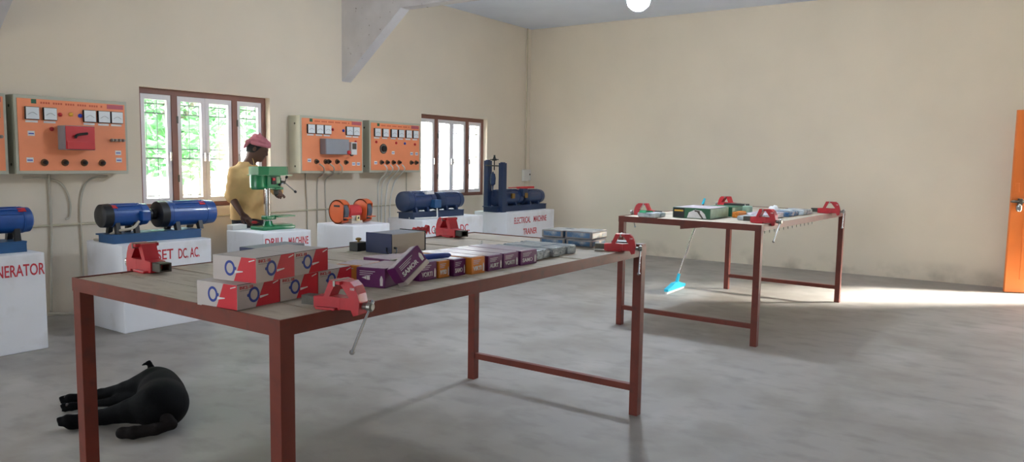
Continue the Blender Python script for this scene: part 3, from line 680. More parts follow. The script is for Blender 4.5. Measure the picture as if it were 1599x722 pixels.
bm = B(); prism(bm, [(.66, T-.045), (.46, T-.045), (.66, T-.072)], 0, -.004, .006); ob('gusset', bm, M['oxide'], wb2)
def on2(px, py, z=T):
    return pix(px, py, 2, z)

# ------------------------------------------------------------------ bench vises
def make_vise():
    r = thing('bench_vise', 'x', 'vise', group='red bench vises')
    bm = B(); w = .030
    prism(bm, [(.105, .004), (.105, .046), (.060, .050), (.034, .112), (.003, .112), (.003, .102), (.010, .098), (.034, .050), (-.012, .048), (-.012, .0), (.09, .0)], 0, -w, w)
    bx(bm, -.048, .048, .003, .022, .100, .113, .002); bx(bm, -.05, .05, .0, .085, .0, .010, .003)
    ob('fixed_jaw', bm, M['vise'], r)
    bm = B()
    prism(bm, [(-.013, .004), (-.013, .048), (-.052, .050), (-.016, .098), (-.003, .102), (-.003, .112), (-.056, .112), (-.076, .096), (-.090, .066), (-.097, .034), (-.092, -.012), (-.070, -.018), (-.060, .004)], 0, -w, w)
    bx(bm, -.048, .048, -.024, -.003, .100, .113, .002)
    mj = ob('moving_jaw', bm, M['vise'], r)
    for ya, yb in ((.0005, .0045), (-.0045, -.0005)):
        bm = B(); bx(bm, -.050, .050, ya, yb, .094, .115); ob('jaw_plate', bm, M['steel'], r)
    bm = B(); t = .005
    for q in ((-.024, -.024+t, .010, .045), (.024-t, .024, .010, .045), (-.024, .024, .010, .010+t), (-.024, .024, .045-t, .045)): bx(bm, q[0], q[1], .10, .165, q[2], q[3])
    ob('slide_bar', bm, M['darksteel'], r)
    bm = B(); cy(bm, (0, -.09, .018), (0, -.118, .018), .012, n=12); turned(bm, (0, -.112, .018), (0, -1, 0), [(0, .014), (.006, .019), (.02, .019), (.026, .013)], 14); ob('spindle', bm, M['steel'], r, smooth=True)
    bm = B(); a = Vector((.014, -.126, .034)); b = Vector((-.125, -.126, -.128)); dv = (b-a).normalized(); cy(bm, a, b, .0055, n=10)
    turned(bm, a-dv*.006, dv, [(0, .006), (.004, .010), (.012, .010), (.014, .006)], 10); turned(bm, b-dv*.008, dv, [(0, .006), (.002, .010), (.010, .010), (.014, .006)], 10)
    ob('handle_bar', bm, M['chrome'], r, smooth=True)
    text('100', .014, M['label_white'], mj, (-w-.0006, -.056, .080), rot=(math.pi/2, 0, -math.pi/2), name='size_mark')
    return r
vise0 = make_vise(); first = [True]
def place_vise(label, tail, front, sc, z=T, handle=None):
    t = Vector(tail); f = Vector(front); d = (f-t).normalized(); mid = (t+f)/2
    rot = math.atan2(d.y, d.x)+math.pi/2            # local -y points along d
    # local middle of the tail-to-spindle length is at y = +.013
    loc = Vector((mid.x-(-d.x)*.013*sc, mid.y-(-d.y)*.013*sc, z+.0006))
    if first[0]:
        first[0] = False; o = vise0; o.location = loc; o.rotation_euler = (0, 0, rot); o.scale = (sc,)*3; o['label'] = label
    else: o = dup(vise0, loc, rot, label, None, sc)
    return o
place_vise('red bench vise at the near edge beside the purple cartons, long handle hanging', (1.522, 1.815), (1.575, 1.60), .80)
place_vise('red bench vise at the left end of the near bench, beside no boxes', (1.585, 2.72), (1.60, 3.00), .98)
place_vise('red bench vise on the far edge of the near bench, before the AC. DC. pedestal', (3.42, 2.70), (3.50, 2.98), 1.0)
place_vise('red bench vise at the right end of the near bench beside blue packets', (3.445, 1.835), (3.53, 1.625), .80)
place_vise('red bench vise behind the green wrapped packet on the far bench', (6.085, 2.62), (6.045, 2.89), .92)
place_vise('red bench vise on the back edge of the far bench behind the green boxes', (7.93, 2.52), (8.00, 2.80), .98)
place_vise('red bench vise at the near corner of the far bench', (5.96, 1.85), (5.93, 1.55), 1.0)
place_vise('red bench vise at the far right end of the far bench', (7.66, 1.72), (7.70, 1.44), 1.0)

# ------------------------------------------------------------------ red and white tool boxes
BW, BD, BH = .165, .178, .077
def make_toolbox():
    r = thing('tool_carton', 'x', 'carton', group='red and white tool cartons')
    w, d, h = BW, BD, BH; e = .0006
    bm = B(); bx(bm, 0, w, 0, d, 0, h, .0012); c = ob('carton', bm, M['cardboard_w'], r)
    bm = B(); prism(bm, [(w*.42, .001), (w*.999, .001), (w*.999, h-.001), (w*.64, h-.001)], 1, -e, 0); ob('red_print', bm, M['card_red'], c)
    bm = B(); prism(bm, [(.001, .001), (d*.51, .001), (d*.33, h-.001), (.001, h-.001)], 0, -e, 0); ob('red_print', bm, M['card_red'], c)
    def ring(ax, cx, cz, rx, rz):
        bm = B(); n = 22
        P = lambda k, f: (cx+math.cos(2*math.pi*k/n)*rx*f, cz+math.sin(2*math.pi*k/n)*rz*f)
        for k in range(n):
            prism(bm, [P(k, 1), P(k+1, 1), P(k+1, .68), P(k, .68)], ax, -e*1.6, 0)
        prism(bm, [(cx-rx*1.25, cz-.003), (cx-rx*.9, cz-.006), (cx-rx*.9, cz+.006), (cx-rx*1.25, cz+.004)], ax, -e*1.6, 0)
        ob('blue_ring_print', bm, M['card_blue'], c)
    ring(1, w*.385, h*.52, .021, .024); ring(0, d*.60, h*.52, .021, .024)
    bm = B(); prism(bm, [(w*.52, h*.33), (w*.72, h*.40), (w*.72, h*.44), (w*.52, h*.43)], 1, -e*2, 0); prism(bm, [(w*.84, h*.82), (w*.97, h*.90), (w*.97, h*.94), (w*.84, h*.86)], 1, -e*2, 0); ob('white_print', bm, M['label_white'], c, kind='stuff')
    bm = B(); prism(bm, [(d*.48, h*.33), (d*.30, h*.40), (d*.30, h*.44), (d*.48, h*.43)], 0, -e*2, 0); prism(bm, [(d*.16, h*.82), (d*.03, h*.90), (d*.03, h*.94), (d*.16, h*.86)], 0, -e*2, 0); ob('white_print', bm, M['label_white'], c, kind='stuff')
    bm = B(); bx(bm, w*.06, w*.32, -e, 0, h*.735, h*.745); bx(bm, -.0002, w+.0002, -.0004, .001, h-.0012, h+.0002); ob('black_line', bm, M['black'], c, kind='stuff')
    text('INCL-10', .0135, M['card_red'], c, (w*.06, -e*1.2, h*.80), width=w*.30)
    return r
tb0 = make_toolbox()
def place_box(o, x, y, z, rz, label):
    if o is None: o = dup(tb0, (x, y, z), rz, label)
    else: o.location = (x, y, z); o.rotation_euler = (0, 0, rz); o['label'] = label
z1 = T+.0005; z2 = z1+BH+.0008
place_box(tb0, 1.338, 1.912, z1, .10, 'red and white carton at the front left of the bottom row')
place_box(None, 1.506, 1.928, z1, .10, 'red and white carton in the middle of the bottom row')
place_box(None, 1.676, 1.946, z1, .10, 'red and white carton at the right end of the bottom row, behind the vise')
place_box(None, 1.388, 1.888, z2, .16, 'red and white carton on top of the stack, left one of two')
place_box(None, 1.553, 1.918, z2, .16, 'red and white carton on top of the stack, right one of two')

# ------------------------------------------------------------------ electrode cartons
def electrode(label, x, y, w, d, h, rz, colour, word, z=T+.0006, tilt=None, small=None, wrap=True):
    r = thing('electrode_carton', label, 'carton', (x, y, z), rz, group='purple and amber electrode cartons')
    if tilt: r.rotation_euler = tilt
    bm = B(); bx(bm, 0, w, 0, d, 0, h, .003); c = ob('carton', bm, M[colour], r)
    if wrap: bm = B(); bx(bm, .004, w-.004, .010, d-.004, h-.003, h+.0015, .001); ob('plastic_wrap', bm, M['wrap'], c)
    if word: text(word, h*.36, M['label_white'], c, (w*.10, -.0008, h*.22), width=w*.62, bold=.0006)
    bm = B(); 
    for k in range(3): bx(bm, w*.12, w*(.50+.08*((k*7) % 3)), -.0007, 0, h*(.60+.10*k), h*(.64+.10*k))
    ob('small_print', bm, M['wrap'], c, kind='stuff')
    bm = B(); prism(bm, [(w*.84, h*.12), (w*.93, h*.12), (w*.94, h*.45), (w*.90, h*.62), (w*.87, h*.62), (w*.83, h*.45)], 1, -.0007, 0); ob('bottle_print', bm, M['label_white'], c)
    return r
e0 = electrode('purple carton lying broadside next to the vise, pale wrap on top', 1.866, 1.964, .118, .19, .070, -1.345, 'purple', None)
ch = [c for c in e0.children][0]
bm = B(); prism(bm, [(.022, .034), (.042, .028), (.042, .040)], 1, -.0008, 0); prism(bm, [(.044, .027), (.056, .027), (.056, .041), (.044, .041)], 1, -.0008, 0); ob('logo_print', bm, M['label_white'], ch)
electrode('amber carton poking out behind the purple broadside carton', 1.885, 2.092, .11, .14, .066, -1.28, 'amber', None)
# tilted carton leaning on the broadside one
r = electrode('tilted purple carton lettered SAMOR leaning on the row', 1.920, 1.784, .150, .045, .062, 0, 'purple', 'SAMOR', tilt=(math.radians(-18), math.radians(-28), math.radians(4)), z=T+.026)
bm = B(); bx(bm, .008, .150, -.002, .043, -.018, -.0005, .002); ob('bare_card', bm, M['cardboard_w'], [c for c in r.children][0])
row = [(2.085, 1.855, .100, .068, 'purple', 'VORTI', 'first purple carton of the row, right of the tilted one'),
       (2.188, 1.850, .068, .066, 'amber', 'WYRD', 'amber carton between the first two purple ones in the row'),
       (2.262, 1.835, .078, .066, 'purple', 'SAMO', 'purple carton lettered SAMO between the two amber ones'),
       (2.344, 1.810, .090, .068, 'amber', 'VIRTI', 'bulging amber carton further right in the row'),
       (2.458, 1.812, .104, .064, 'purple', 'AURT', 'purple carton just right of the bulging amber one'),
       (2.566, 1.812, .118, .064, 'purple', 'VORTI', 'purple carton second from the right end of the row'),
       (2.690, 1.806, .130, .064, 'purple', 'SAMO', 'purple carton at the right end of the row, next to silver packs')]
for x, y, w, h, c, wd_, lb in row: electrode(lb, x, y, w-.003, .30, h, random.uniform(-.01, .02), c, wd_)
# blue handle tool on the cartons
p = (2.20, 1.925, T+.0808)
r = thing('marker_tool', 'blue handled tool lying on top of the purple cartons', 'tool', p)
bm = B(); turned(bm, (-.10, .0, 0), (1, -.25, 0), [(0, .005), (.006, .010), (.05, .0115), (.13, .0118), (.185, .011), (.195, .006)], 14); ob('handle', bm, M['card_blue'], r, smooth=True)
bm = B(); bx(bm, -.18, -.095, -.005+.012, .005+.016, -.003, .003, .001); ob('blade', bm, M['steel'], r)

# ------------------------------------------------------------------ silver packs
for k in range(5):
    x = 2.868+k*.076; rnd = random.Random(k); bm = B()
    bx(bm, 0, .070, 0, .30, 0, .046-.002*(k % 2), .012)
    bmesh.ops.subdivide_edges(bm, edges=bm.edges[:], cuts=3, use_grid_fill=True)
    for v in bm.verts:
        if v.co.z > .004: v.co += Vector((rnd.uniform(-.0015, .0015), rnd.uniform(-.002, .002), rnd.uniform(-.0025, .0015)))
    ob('wrapped_pack', bm, M['wrap_s'], loc=(x, 1.842+.012*(k % 2), T+.0006), rotz=rnd.uniform(-.006, .006), label='crinkled silver plastic wrapped pack, %s from the left, beside purple cartons' % ('first second third fourth fifth'.split()[k]), cat='pack', group='silver wrapped packs')
# blue boxes in two layers
def blue_box(x, y, z, w, d, h, rz, lb):
    r = thing('blue_carton', lb, 'carton', (x, y, z), rz, group='blue wrapped cartons')
    bm = B(); bx(bm, 0, w, 0, d, 0, h, .003); c = ob('carton', bm, M['grey_pack'], r)
    bm = B(); bx(bm, -.0008, 0, .012, d-.012, h*.22, h*.85); bx(bm, .008, w-.008, -.0008, 0, h*.2, h*.85); ob('blue_label', bm, M['blue_pack'], c, kind='stuff')
    bm = B(); bx(bm, .003, w-.003, .003, d-.003, h-.001, h+.001); ob('wrap', bm, M['wrap_s'], c)
z = T+.0006
blue_box(3.490, 1.890, z, .20, .15, .038, .1, 'blue and grey carton in the lower layer, nearer the right end vise')
blue_box(3.475, 2.050, z, .20, .15, .038, .1, 'blue and grey carton in the lower layer, further from the right end vise')
blue_box(3.515, 1.905, z+.0402, .20, .16, .042, .06, 'blue and grey carton on the upper layer, nearer the right end vise')
blue_box(3.505, 2.080, z+.0402, .19, .13, .040, .06, 'blue and grey carton on the upper layer, far end')
r = thing('tape_roll', 'dark tape roll wedged between blue cartons and the right vise', 'tape', (3.645, 1.800, z))
bm = B(); turned(bm, (0, 0, 0), (0, 0, 1), [(0, .045), (.001, .048), (.034, .048), (.035, .045)], 20); ob('roll', bm, M['black'], r, smooth=True)
bm = B(); cy(bm, (0, 0, .034), (0, 0, .0365), .026, n=16); ob('core', bm, M['grey_pack'], r)

# ------------------------------------------------------------------ bench power supply and bits
r = thing('power_supply', 'navy and beige power supply box in the middle of the near bench', 'power supply', (2.60, 2.495, T+.0006), .02)
bm = B(); bx(bm, .003, .245, .003, .165, .004, .095, .002); ob('case', bm, M['greymet'], r)
bm = B(); bx(bm, -.002, .003, 0, .168, 0, .098, .001); ob('navy_end', bm, M['navy'], r)
bm = B(); bx(bm, .004, .243, -.001, .004, .004, .094); ob('front_panel', bm, M['beige'], r)
bm = B(); bx(bm, .243, .250, -.003, .168, 0, .099, .001); ob('black_end', bm, M['black'], r)
bm = B(); turned(bm, (.02, -.001, .03), (0, -1, 0), [(0, .006), (.012, .005), (.016, .003)], 10); ob('terminal', bm, M['black'], r)
bm = B(); tb(bm, [(.02, -.014, .03), (.0, -.03, .012), (-.03, -.03, .005), (-.02, -.06, .004), (.05, -.05, .004), (.13, -.03, .004)], .003, 6); ob('wire', bm, M['black'], r)
bm = B(); tb(bm, [(-.004, .03, .03), (-.02, .01, .012), (-.03, -.02, .004), (-.05, -.045, .004)], .003, 6); ob('wire', bm, M['black'], r)
r = thing('ink_pot', 'small black pot with brass knob left of the power supply', 'pot', (2.60, 2.72, T+.0006))
bm = B(); bx(bm, -.035, .04, -.03, .03, 0, .045, .004); ob('pot', bm, M['black'], r)
bm = B(); turned(bm, (.0, 0, .044), (0, 0, 1), [(0, .006), (.008, .006), (.010, .014), (.018, .015), (.022, .008)], 12); ob('brass_knob', bm, M['brass'], r, smooth=True)
r = thing('pipe_clamp', 'small red clamp with brass foot beside the power supply', 'clamp', (3.03, 2.70, T+.0006), -.3)
bm = B(); turned(bm, (0, 0, 0), (0, 0, 1), [(0, .030), (.006, .034), (.02, .030), (.026, .02)], 16); ob('brass_foot', bm, M['brass'], r, smooth=True)
bm = B(); prism(bm, [(-.018, .02), (.018, .02), (.022, .05), (.045, .07), (.055, .098), (.046, .102), (.034, .084), (.020, .092), (.010, .080), (-.006, .094), (-.018, .080), (-.032, .092), (-.044, .074), (-.026, .050)], 1, -.014, .014); ob('clamp_body', bm, M['vise'], r)
bm = B(); cy(bm, (-.03, 0, .06), (-.085, .01, .082), .005, n=8); ob('thumb_screw', bm, M['darksteel'], r)
# navy box standing behind the red cartons
r = thing('file_case', 'flat navy and grey case just showing behind the red cartons', 'case', (1.80, 2.42, T+.0006), .12)
bm = B(); bx(bm, 0, .24, 0, .11, 0, .105, .002); ob('case', bm, M['greymet'], r)
bm = B(); bx(bm, -.002, .0, -.001, .111, .001, .104); bx(bm, -.002, .085, -.0015, 0, .001, .104); ob('navy_side', bm, M['navy'], r)
# scraps
bm = B(); bmesh.ops.create_icosphere(bm, subdivisions=2, radius=.016)
for v in bm.verts: v.co.z = v.co.z*.5+.008; v.co.x *= 2.2; v.co += Vector((random.uniform(-.004, .004),)*2+(0,))
ob('metal_scrap', bm, M['rag'], loc=(2.86, 2.36, T), label='brown scrap of swarf lying right of the power supply', cat='scrap')
r = thing('glue_nozzle', 'tiny white plastic nozzle lying on the near bench planks', 'nozzle', (3.10, 2.33, T+.0006))
bm = B(); turned(bm, (0, 0, 0), (0, 0, 1), [(0, .016), (.012, .015), (.02, .008), (.04, .003)], 12); ob('cone', bm, M['white_pl'], r, smooth=True)
bm = B(); turned(bm, (0, 0, -.0003), (0, 0, 1), [(0, .02), (.004, .02)], 12); ob('rim', bm, M['white_pl'], r)

# ------------------------------------------------------------------ far bench goods
def carton2(name, label, x, y, w, d, h, rz, main, face=None, z=T+.0006):
    r = thing(name, label, 'carton', (x, y, z), rz, group='green goods on the far bench')
    bm = B(); bx(bm, 0, w, 0, d, 0, h, .003); c = ob('carton', bm, M[main], r)
    return r, c
r, c = carton2('drill_carton', 'large green carton with a drill picture on its end, far bench', 5.985, 2.145, .42, .33, .088, -.03, 'green_pack')
bm = B(); bx(bm, -.001, 0, .225, .325, .004, .084); ob('black_print', bm, M['black'], c)
bm = B(); prism(bm, [(.03, .004), (.20, .004), (.185, .05), (.13, .075), (.075, .068), (.045, .04)], 0, -.001, 0); ob('picture_print', bm, M['label_white'], c)
bm = B(); prism(bm, [(.055, .004), (.070, .004), (.115, .060), (.10, .066)], 0, -.002, 0); prism(bm, [(.085, .052), (.135, .060), (.135, .072), (.09, .066)], 0, -.002, 0); ob('drill_print', bm, M['darksteel'], c, kind='stuff')
bm = B(); bx(bm, -.0018, -.0008, .235, .315, .055, .068); ob('title_print', bm, M['yellow'], c)
bm = B(); bx(bm, .01, .42, -.001, 0, .004, .084); ob('pale_side', bm, M['pale_green'], c)
bm = B(); bx(bm, .004, .416, .004, .326, .087, .0895); ob('plastic_wrap', bm, M['wrap'], c)
r, c = carton2('green_carton', 'smaller green carton behind the drill carton, far bench', 6.43, 2.11, .30, .24, .085, -.05, 'green_pack')
bm = B(); bx(bm, .01, .29, -.001, 0, .006, .08); ob('pale_side', bm, M['pale_green'], c)
r, c = carton2('black_carton', 'narrow black carton with white edge at the end of the green ones', 6.755, 2.10, .12, .20, .098, -.05, 'black')
bm = B(); bx(bm, -.001, .012, -.001, 0, 0, .098); ob('white_edge', bm, M['label_white'], c)
bm = B(); turned(bm, (0, 0, 0), (0, 0, 1), [(0, .04), (.004, .043), (.085, .043), (.09, .036)], 18); ob('pale_jar', bm, M['pale_green'], loc=(6.66, 2.045, T+.0006), smooth=True, label='pale green wrapped jar standing right of the green cartons', cat='jar')
r = thing('wrapped_tool', 'green and silver wrapped tool lying before the back left vise, far bench', 'packet', (5.80, 2.55, T+.0006), -.08)
bm = B(); bx(bm, 0, .19, 0, .17, 0, .040, .012); ob('packet', bm, M['wrap_s'], r)
bm = B(); prism(bm, [(0, .036), (.14, .036), (.12, .052), (.02, .058)], 1, .09, .155); ob('green_grip', bm, M['green'], r)
r = thing('plug_adaptor', 'small black plug with a lead lying by the wrapped tool', 'plug', (6.20, 2.52, T+.0006), .2)
bm = B(); bx(bm, -.02, .03, -.02, .02, 0, .045, .004); ob('plug', bm, M['black'], r)
bm = B(); tb(bm, [(.03, 0, .02), (.08, -.03, .012), (.14, -.05, .008), (.20, -.08, .006)], .005, 6); ob('lead', bm, M['rag'], r)
pk = [(6.10, 1.80, .24, .16, .035, 'wrap_s', 'silver film pack beside the near corner vise, far bench'), (6.42, 1.76, .30, .22, .045, 'wrap', 'cloudy wrapped pack on the middle of the far bench'),
      (6.80, 1.72, .28, .20, .04, 'blue_pack', 'blue film pack on the middle of the far bench'), (7.15, 1.68, .28, .22, .045, 'wrap_s', 'crinkled silver pack toward the right end of the far bench'), (6.35, 2.03, .20, .05, .05, 'amber', 'thin yellow strip pack on the far bench')]
for k, (x, y, w, d, h, m, lb) in enumerate(pk):
    bm = B(); bx(bm, 0, w, 0, d, 0, h, .010); bmesh.ops.subdivide_edges(bm, edges=bm.edges[:], cuts=2, use_grid_fill=True); rnd = random.Random(40+k)
    for v in bm.verts:
        if v.co.z > .004: v.co += Vector((rnd.uniform(-.003, .003), rnd.uniform(-.003, .003), rnd.uniform(-.003, .003)))
    ob('wrapped_pack', bm, M[m], loc=(x, y, T+.0006), rotz=A2, label=lb, cat='pack', group='packs on the far bench')
bm = B(); bmesh.ops.create_icosphere(bm, subdivisions=3, radius=.06)
for v in bm.verts: v.co.z = max(-.03, v.co.z*.7)+.03; v.co += v.co.normalized()*random.uniform(-.012, .012); v.co.z = max(0, v.co.z)
ob('crumpled_paper', bm, M['label_white'], loc=(7.20, 1.96, T+.0006), label='crumpled white paper near the right end of the far bench', cat='paper', smooth='all')

# ------------------------------------------------------------------ floor wiper
r = thing('floor_wiper', 'cyan floor wiper with a steel handle leaning on the far bench', 'wiper', (7.70, 3.12, 0), .02)
foot = Vector((0.03, 0, .10)); top = pix(1101, 310, 1, 2.90)-Vector((7.70, 3.12, 0))
bm = B(); bx(bm, -.26, .26, -.012, .012, 0, .03, .002); ob('rubber_blade', bm, M['white_pl'], r)
bm = B(); prism(bm, [(-.26, .028), (.26, .028), (.265, .055), (.12, .085), (.07, .10), (-.07, .10), (-.12, .085), (-.265, .055)], 1, -.022, .022); ob('blade_holder', bm, M['cyan'], r)
bm = B(); cy(bm, foot-Vector((0, 0, .03)), foot+(top-foot)*.10, .020, .016, n=12); ob('handle_socket', bm, M['cyan'], r)
bm = B(); cy(bm, foot, foot+(top-foot)*.94, .0115, n=12); ob('handle', bm, M['chrome'], r, smooth=True)
bm = B(); cy(bm, foot+(top-foot)*.93, top, .014, .011, n=12); ob('grip', bm, M['cyan'], r, smooth=True)

# ------------------------------------------------------------------ black dog asleep
DR = Vector((2.12, 3.75, 0))
def dog_body(P):
    U = frame((.5, .87, 0))
    d = smin(ell(P, (2.205, 3.86, .112), (.108, .17, .112), U), ell(P, (2.125, 3.71, .112), (.125, .18, .112), U), .07)
    d = smin(d, ell(P, (2.06, 3.60, .112), (.125, .13, .112), U), .07)
    d = smin(d, cap(P, (2.24, 3.95, .12), (2.285, 4.06, .10), .078, .062), .05)
    d = smin(d, ell(P, (2.315, 4.13, .095), (.066, .085, .066), frame((.3, .95, 0))), .03)
    d = smin(d, cap(P, (2.33, 4.17, .08), (2.35, 4.27, .05), .045, .03), .02)
    for off, zz in (((0, 0), 0), ((.03, .0), -.03)):                     # hind legs
        o = np.array([off[0], off[1], zz]); g = lambda *q: np.array(q)+o
        leg = chain(P, [g(2.02, 3.60, .14), g(1.96, 3.72, .10), g(1.875, 3.855, .062), g(1.80, 3.905, .052), g(1.755, 3.935, .050)], [.078, .050, .026, .022, .033], .02)
        d = smin(d, leg, .03)
    leg = chain(P, [(2.20, 3.93, .15), (2.13, 4.08, .09), (2.06, 4.22, .055), (1.985, 4.265, .045), (1.93, 4.295, .045)], [.075, .044, .028, .022, .031], .02); d = smin(d, leg, .03)
    leg = chain(P, [(2.16, 3.95, .07), (2.06, 4.08, .04), (1.97, 4.17, .03), (1.895, 4.205, .03)], [.045, .026, .016, .025], .02); d = smin(d, leg, .02)
    d = smin(d, cap(P, (2.285, 4.075, .15), (2.268, 4.078, .222), .030, .008), .012)   # ear
    d = smin(d, cap(P, (2.268, 4.078, .218), (2.235, 4.095, .205), .012, .006), .008)
    for q in ((1.755, 3.935, .05), (1.93, 4.295, .045), (1.895, 4.205, .03)):           # toes
        for a in (-1, 0, 1):
            d = smin(d, ell(P, (q[0]-.028, q[1]+.012+.008*a, q[2]+.012*a), (.02, .012, .012)), .006)
    return np.maximum(d, -(P[:, 2]-.001))
me = nets(dog_body, (1.66, 3.40, -.02), (2.46, 4.40, .30), .009)
for v in me.vertices: v.co -= DR
dog = ob('dog', me, M['fur'], loc=DR, label='black dog lying asleep on its side on the floor by the near bench', cat='dog')
me = nets(lambda P: np.maximum(chain(P, [(2.02, 3.50, .09), (2.03, 3.46, .055), (1.96, 3.485, .045), (1.885, 3.55, .035), (1.853, 3.60, .032), (1.875, 3.64, .03)], [.032, .026, .029, .031, .027, .010], .01), -(P[:, 2]-.001)), (1.78, 3.38, -.01), (2.12, 3.72, .16), .007)
for v in me.vertices: v.co -= DR
ob('tail', me, M['fur2'], dog)
for q in ((1.738, 3.945, .06), (1.912, 4.305, .055), (1.880, 4.212, .04)):
    bm = B(); bmesh.ops.create_icosphere(bm, subdivisions=2, radius=.016)
    for v in bm.verts: v.co = Vector((v.co.x*.8, v.co.y*.9, v.co.z*.8))+Vector(q)-DR
    ob('paw_pad', bm, M['pad'], dog, smooth='all')

# ------------------------------------------------------------------ the man
PR = Vector((4.66, 6.52, 0))
FWD = Vector((.22, -.975, 0)).normalized(); TR = frame(FWD)           # columns: his right, forward, up
HD = Vector((.62, -.66, -.44)).normalized(); HR = frame(HD)
HC = Vector((4.735, 6.445, 1.535))
def hp(s, f, u): return (HC+Vector(HR[:, 0])*s+Vector(HR[:, 1])*f+Vector(HR[:, 2])*u)[:]
SHR, ELR, WRR = (4.495, 6.485, 1.285), (4.452, 6.50, 1.045), (4.455, 6.33, .868)
SHL, ELL, WRL = (4.835, 6.555, 1.285), (4.965, 6.44, 1.09), (4.835, 6.235, 1.065)
def fingers(P, wrist, d, up, sgn, curl, k=.006):
    """palm and five fingers; d points from wrist to knuckles, up is the back of the hand"""
    w = Vector(wrist); d = Vector(d).normalized(); up = Vector(up); up = (up-d*up.dot(d)).normalized(); s = d.cross(up)*sgn
    R = np.array([[s.x, d.x, up.x], [s.y, d.y, up.y], [s.z, d.z, up.z]])
    out = ell(P, (w+d*.045)[:], (.040, .055, .018), R)
    for i, (o, L) in enumerate(((.030, .070), (.010, .078), (-.010, .073), (-.028, .058))):
        a = w+d*.082+s*o; b = a+d*L*.5-up*L*.18*curl; c = b+d*L*.32-up*L*.42*curl
        out = smin(out, chain(P, [a[:], b[:], c[:]], [.0098, .009, .0075], .004), k)
    a = w+d*.03+s*.034; b = a+d*.032+s*.022-up*.008; c = b+d*.030-up*.012*curl
    return smin(out, chain(P, [a[:], b[:], c[:]], [.013, .011, .009], .004), k)
def man_body(P):
    d = ell(P, HC[:], (.076, .097, .118), HR)
    d = smin(d, ell(P, hp(0, .035, -.065), (.055, .062, .055), HR), .04)            # jaw
    d = smin(d, cap(P, hp(0, .088, .018), hp(0, .108, -.020), .009, .0125), .014)    # nose
    d = smin(d, cap(P, hp(-.022, .088, -.058), hp(.022, .088, -.058), .011, .011), .012)  # lips
    d = smin(d, cap(P, hp(-.03, .085, .026), hp(.03, .085, .026), .012, .012), .02)  # brow
    d = smin(d, ell(P, hp(0, .078, -.100), (.022, .02, .018), HR), .02)             # chin
    for s in (-1, 1): d = smin(d, ell(P, hp(s*.076, -.012, -.008), (.010, .018, .028), HR), .006)
    d = smin(d, cap(P, (4.675, 6.505, 1.36), hp(0, -.02, -.07), .062, .054), .03)   # neck
    d = smin(d, ell(P, (4.66, 6.52, 1.18), (.15, .095, .22), TR), .04)              # trunk inside the shirt
    d = smin(d, ell(P, (4.665, 6.52, .90), (.14, .10, .16), TR), .05)
    d = smin(d, chain(P, [SHR, ELR, WRR], [.05, .040, .027], .02), .02)
    d = smin(d, chain(P, [SHL, ELL, WRL], [.05, .040, .027], .02), .02)
    d = smin(d, fingers(P, WRR, (.35, -.55, -.62), (-.3, -.55, .75), 1, .55), .012)
    d = smin(d, fingers(P, WRL, (-.62, -.70, .0), (.3, -.2, .9), -1, .8), .012)
    for s in (-1, 1):
        hip = Vector((4.66, 6.52, .84))+Vector(TR[:, 0])*(.085*s); an = Vector((4.66, 6.54, .09))+Vector(TR[:, 0])*(.10*s)
        d = smin(d, chain(P, [hip[:], ((hip+an)/2+FWD*.02)[:], an[:]], [.075, .05, .036], .02), .03)
        d = smin(d, cap(P, (an-Vector((0, 0, .045)))[:], (an+FWD*.13-Vector((0, 0, .058)))[:], .038, .030), .02)
    return np.maximum(d, -P[:, 2])
me = nets(man_body, (4.30, 6.05, -.01), (5.10, 6.75, 1.70), .0085)
for v in me.vertices: v.co = Vector((v.co.x-PR.x+.045, v.co.y-PR.y, v.co.z*.968))
man = ob('person', me, M['skin'], loc=PR, label='man in a mustard shirt and pink turban working at the drill press', cat='person')
def shirt(P):
    q = (P-np.array([4.66, 6.52, 0]))@TR; z = P[:, 2]
    zs = [.78, .85, 1.0, 1.15, 1.27, 1.335, 1.375, 1.42]
    a = np.interp(z, zs, [.196, .196, .188, .196, .202, .165, .092, .070]); b = np.interp(z, zs, [.142, .140, .132, .130, .122, .100, .080, .068])
    a = a+.004*np.sin(z*38+q[:, 1]*25); b = b+.004*np.sin(z*30+q[:, 0]*30)
    d = (np.sqrt((q[:, 0]/a)**2+((q[:, 1]+.005)/b)**2)-1)*np.minimum(a, b)
    d = np.maximum(d, np.maximum(.795+.012*np.sin(q[:, 0]*18)-z, z-1.395))
    for s, e, w in ((SHR, ELR, WRR), (SHL, ELL, WRL)):
        e2 = np.array(e)+(np.array(w)-np.array(e))*.10
        sl = cap(P, s, e, .066, .060)+.004*np.sin(P[:, 2]*70); sl = np.minimum(sl, cap(P, np.array(e)-(np.array(e)-np.array(s))*.08, e2, .062, .058))
        d = smin(d, sl, .035)
    return d
me = nets(shirt, (4.30, 6.28, .76), (5.10, 6.75, 1.42), .009)
for v in me.vertices: v.co = Vector((v.co.x-PR.x+.045, v.co.y-PR.y, v.co.z*.968))
sh = ob('shirt', me, M['kurta'], man)
bm = B(); yy = Vector((4.66, 6.52, 0))+FWD*.123-PR
tb(bm, [yy+Vector((.012, .02, 1.385)), yy+Vector((.010, -.006, 1.33)), yy+Vector((.008, -.012, 1.22)), yy+Vector((.008, -.015, 1.14))], .0045, 6); ob('placket', bm, mat('darker_mustard', (176, 138, 82), .9), sh)
def trousers(P):
    d = ell(P, (4.66, 6.52, .84), (.172, .128, .12), TR)
    for s in (-1, 1):
        hip = Vector((4.66, 6.52, .82))+Vector(TR[:, 0])*(.088*s); an = Vector((4.66, 6.54, .08))+Vector(TR[:, 0])*(.10*s)
        d = smin(d, cap(P, hip[:], an[:], .095, .068), .03)
    return np.maximum(d, .05-P[:, 2])
me = nets(trousers, (4.40, 6.34, .03), (4.92, 6.72, .98), .012)
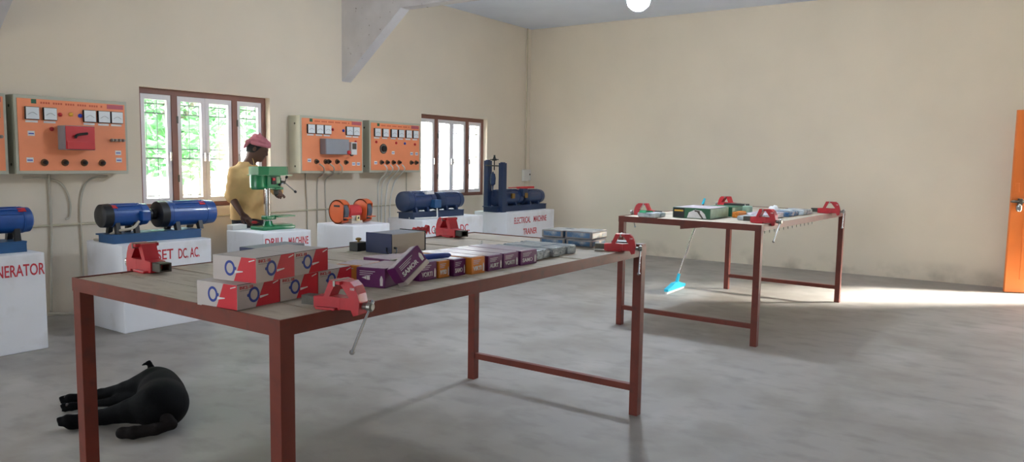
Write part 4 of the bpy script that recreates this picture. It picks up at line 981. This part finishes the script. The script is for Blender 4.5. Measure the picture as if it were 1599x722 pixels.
for v in me.vertices: v.co = Vector((v.co.x-PR.x+.045, v.co.y-PR.y, v.co.z*.968))
ob('trousers', me, M['trouser'], man)
def turban(P):
    c = hp(0, -.012, .080); d = ell(P, c, (.088, .098, .058), HR)
    for k in range(3):
        for j in range(10):
            a0, a1 = 2*math.pi*j/10, 2*math.pi*(j+1)/10; t = .020*math.sin(a0+k); t1 = .020*math.sin(a1+k)
            g = lambda a, tt: hp(math.cos(a)*(.080-.004*k), math.sin(a)*(.090-.004*k)+.0, .048+.026*k+tt*.7)
            d = smin(d, cap(P, g(a0, t*1.5), g(a1, t1*1.5), .020, .020), .003)
    d = smin(d, chain(P, [hp(.03, -.085, .06), hp(.05, -.105, .02), hp(.055, -.110, -.045)], [.026, .024, .012], .01), .012)
    d = smin(d, cap(P, hp(.0, -.03, .125), hp(.02, -.045, .155), .020, .008), .01)
    return d
me = nets(turban, (4.50, 6.22, 1.38), (4.98, 6.70, 1.78), .007)
for v in me.vertices: v.co = Vector((v.co.x-PR.x+.045, v.co.y-PR.y, v.co.z*.968))
ob('turban', me, M['turban'], man)
def hair(P):
    d = np.maximum(ell(P, hp(0, -.012, .008), (.081, .101, .122), HR), -ell(P, hp(0, .105, -.06), (.12, .115, .15), HR))
    d = np.minimum(d, cap(P, hp(-.028, .094, -.046), hp(.028, .094, -.046), .007, .007))
    for s in (-1, 1):
        d = np.minimum(d, cap(P, hp(s*.014, .091, .034), hp(s*.046, .078, .036), .0065, .005))
        d = np.minimum(d, ell(P, hp(s*.030, .083, .010), (.012, .010, .007), HR))
    return d
me = nets(hair, (4.56, 6.28, 1.36), (4.92, 6.62, 1.70), .006)
for v in me.vertices: v.co = Vector((v.co.x-PR.x+.045, v.co.y-PR.y, v.co.z*.968))
ob('hair', me, M['hair'], man)
q = pix(396, 343, 1, 6.20)
r = thing('red_plug', 'small red plug held in the lowered hand of the man', 'plug', (4.558, 6.215, .767), .6)
bm = B(); turned(bm, (0, -.03, -.005), (0, 1, 0), [(0, .008), (.01, .014), (.04, .016), (.055, .009)], 12); ob('plug_body', bm, M['red'], r, smooth=True)
for s in (-1, 1):
    bm = B(); cy(bm, (s*.007, -.045, -.005), (s*.007, -.028, -.005), .003, n=6); ob('pin', bm, M['brass'], r)
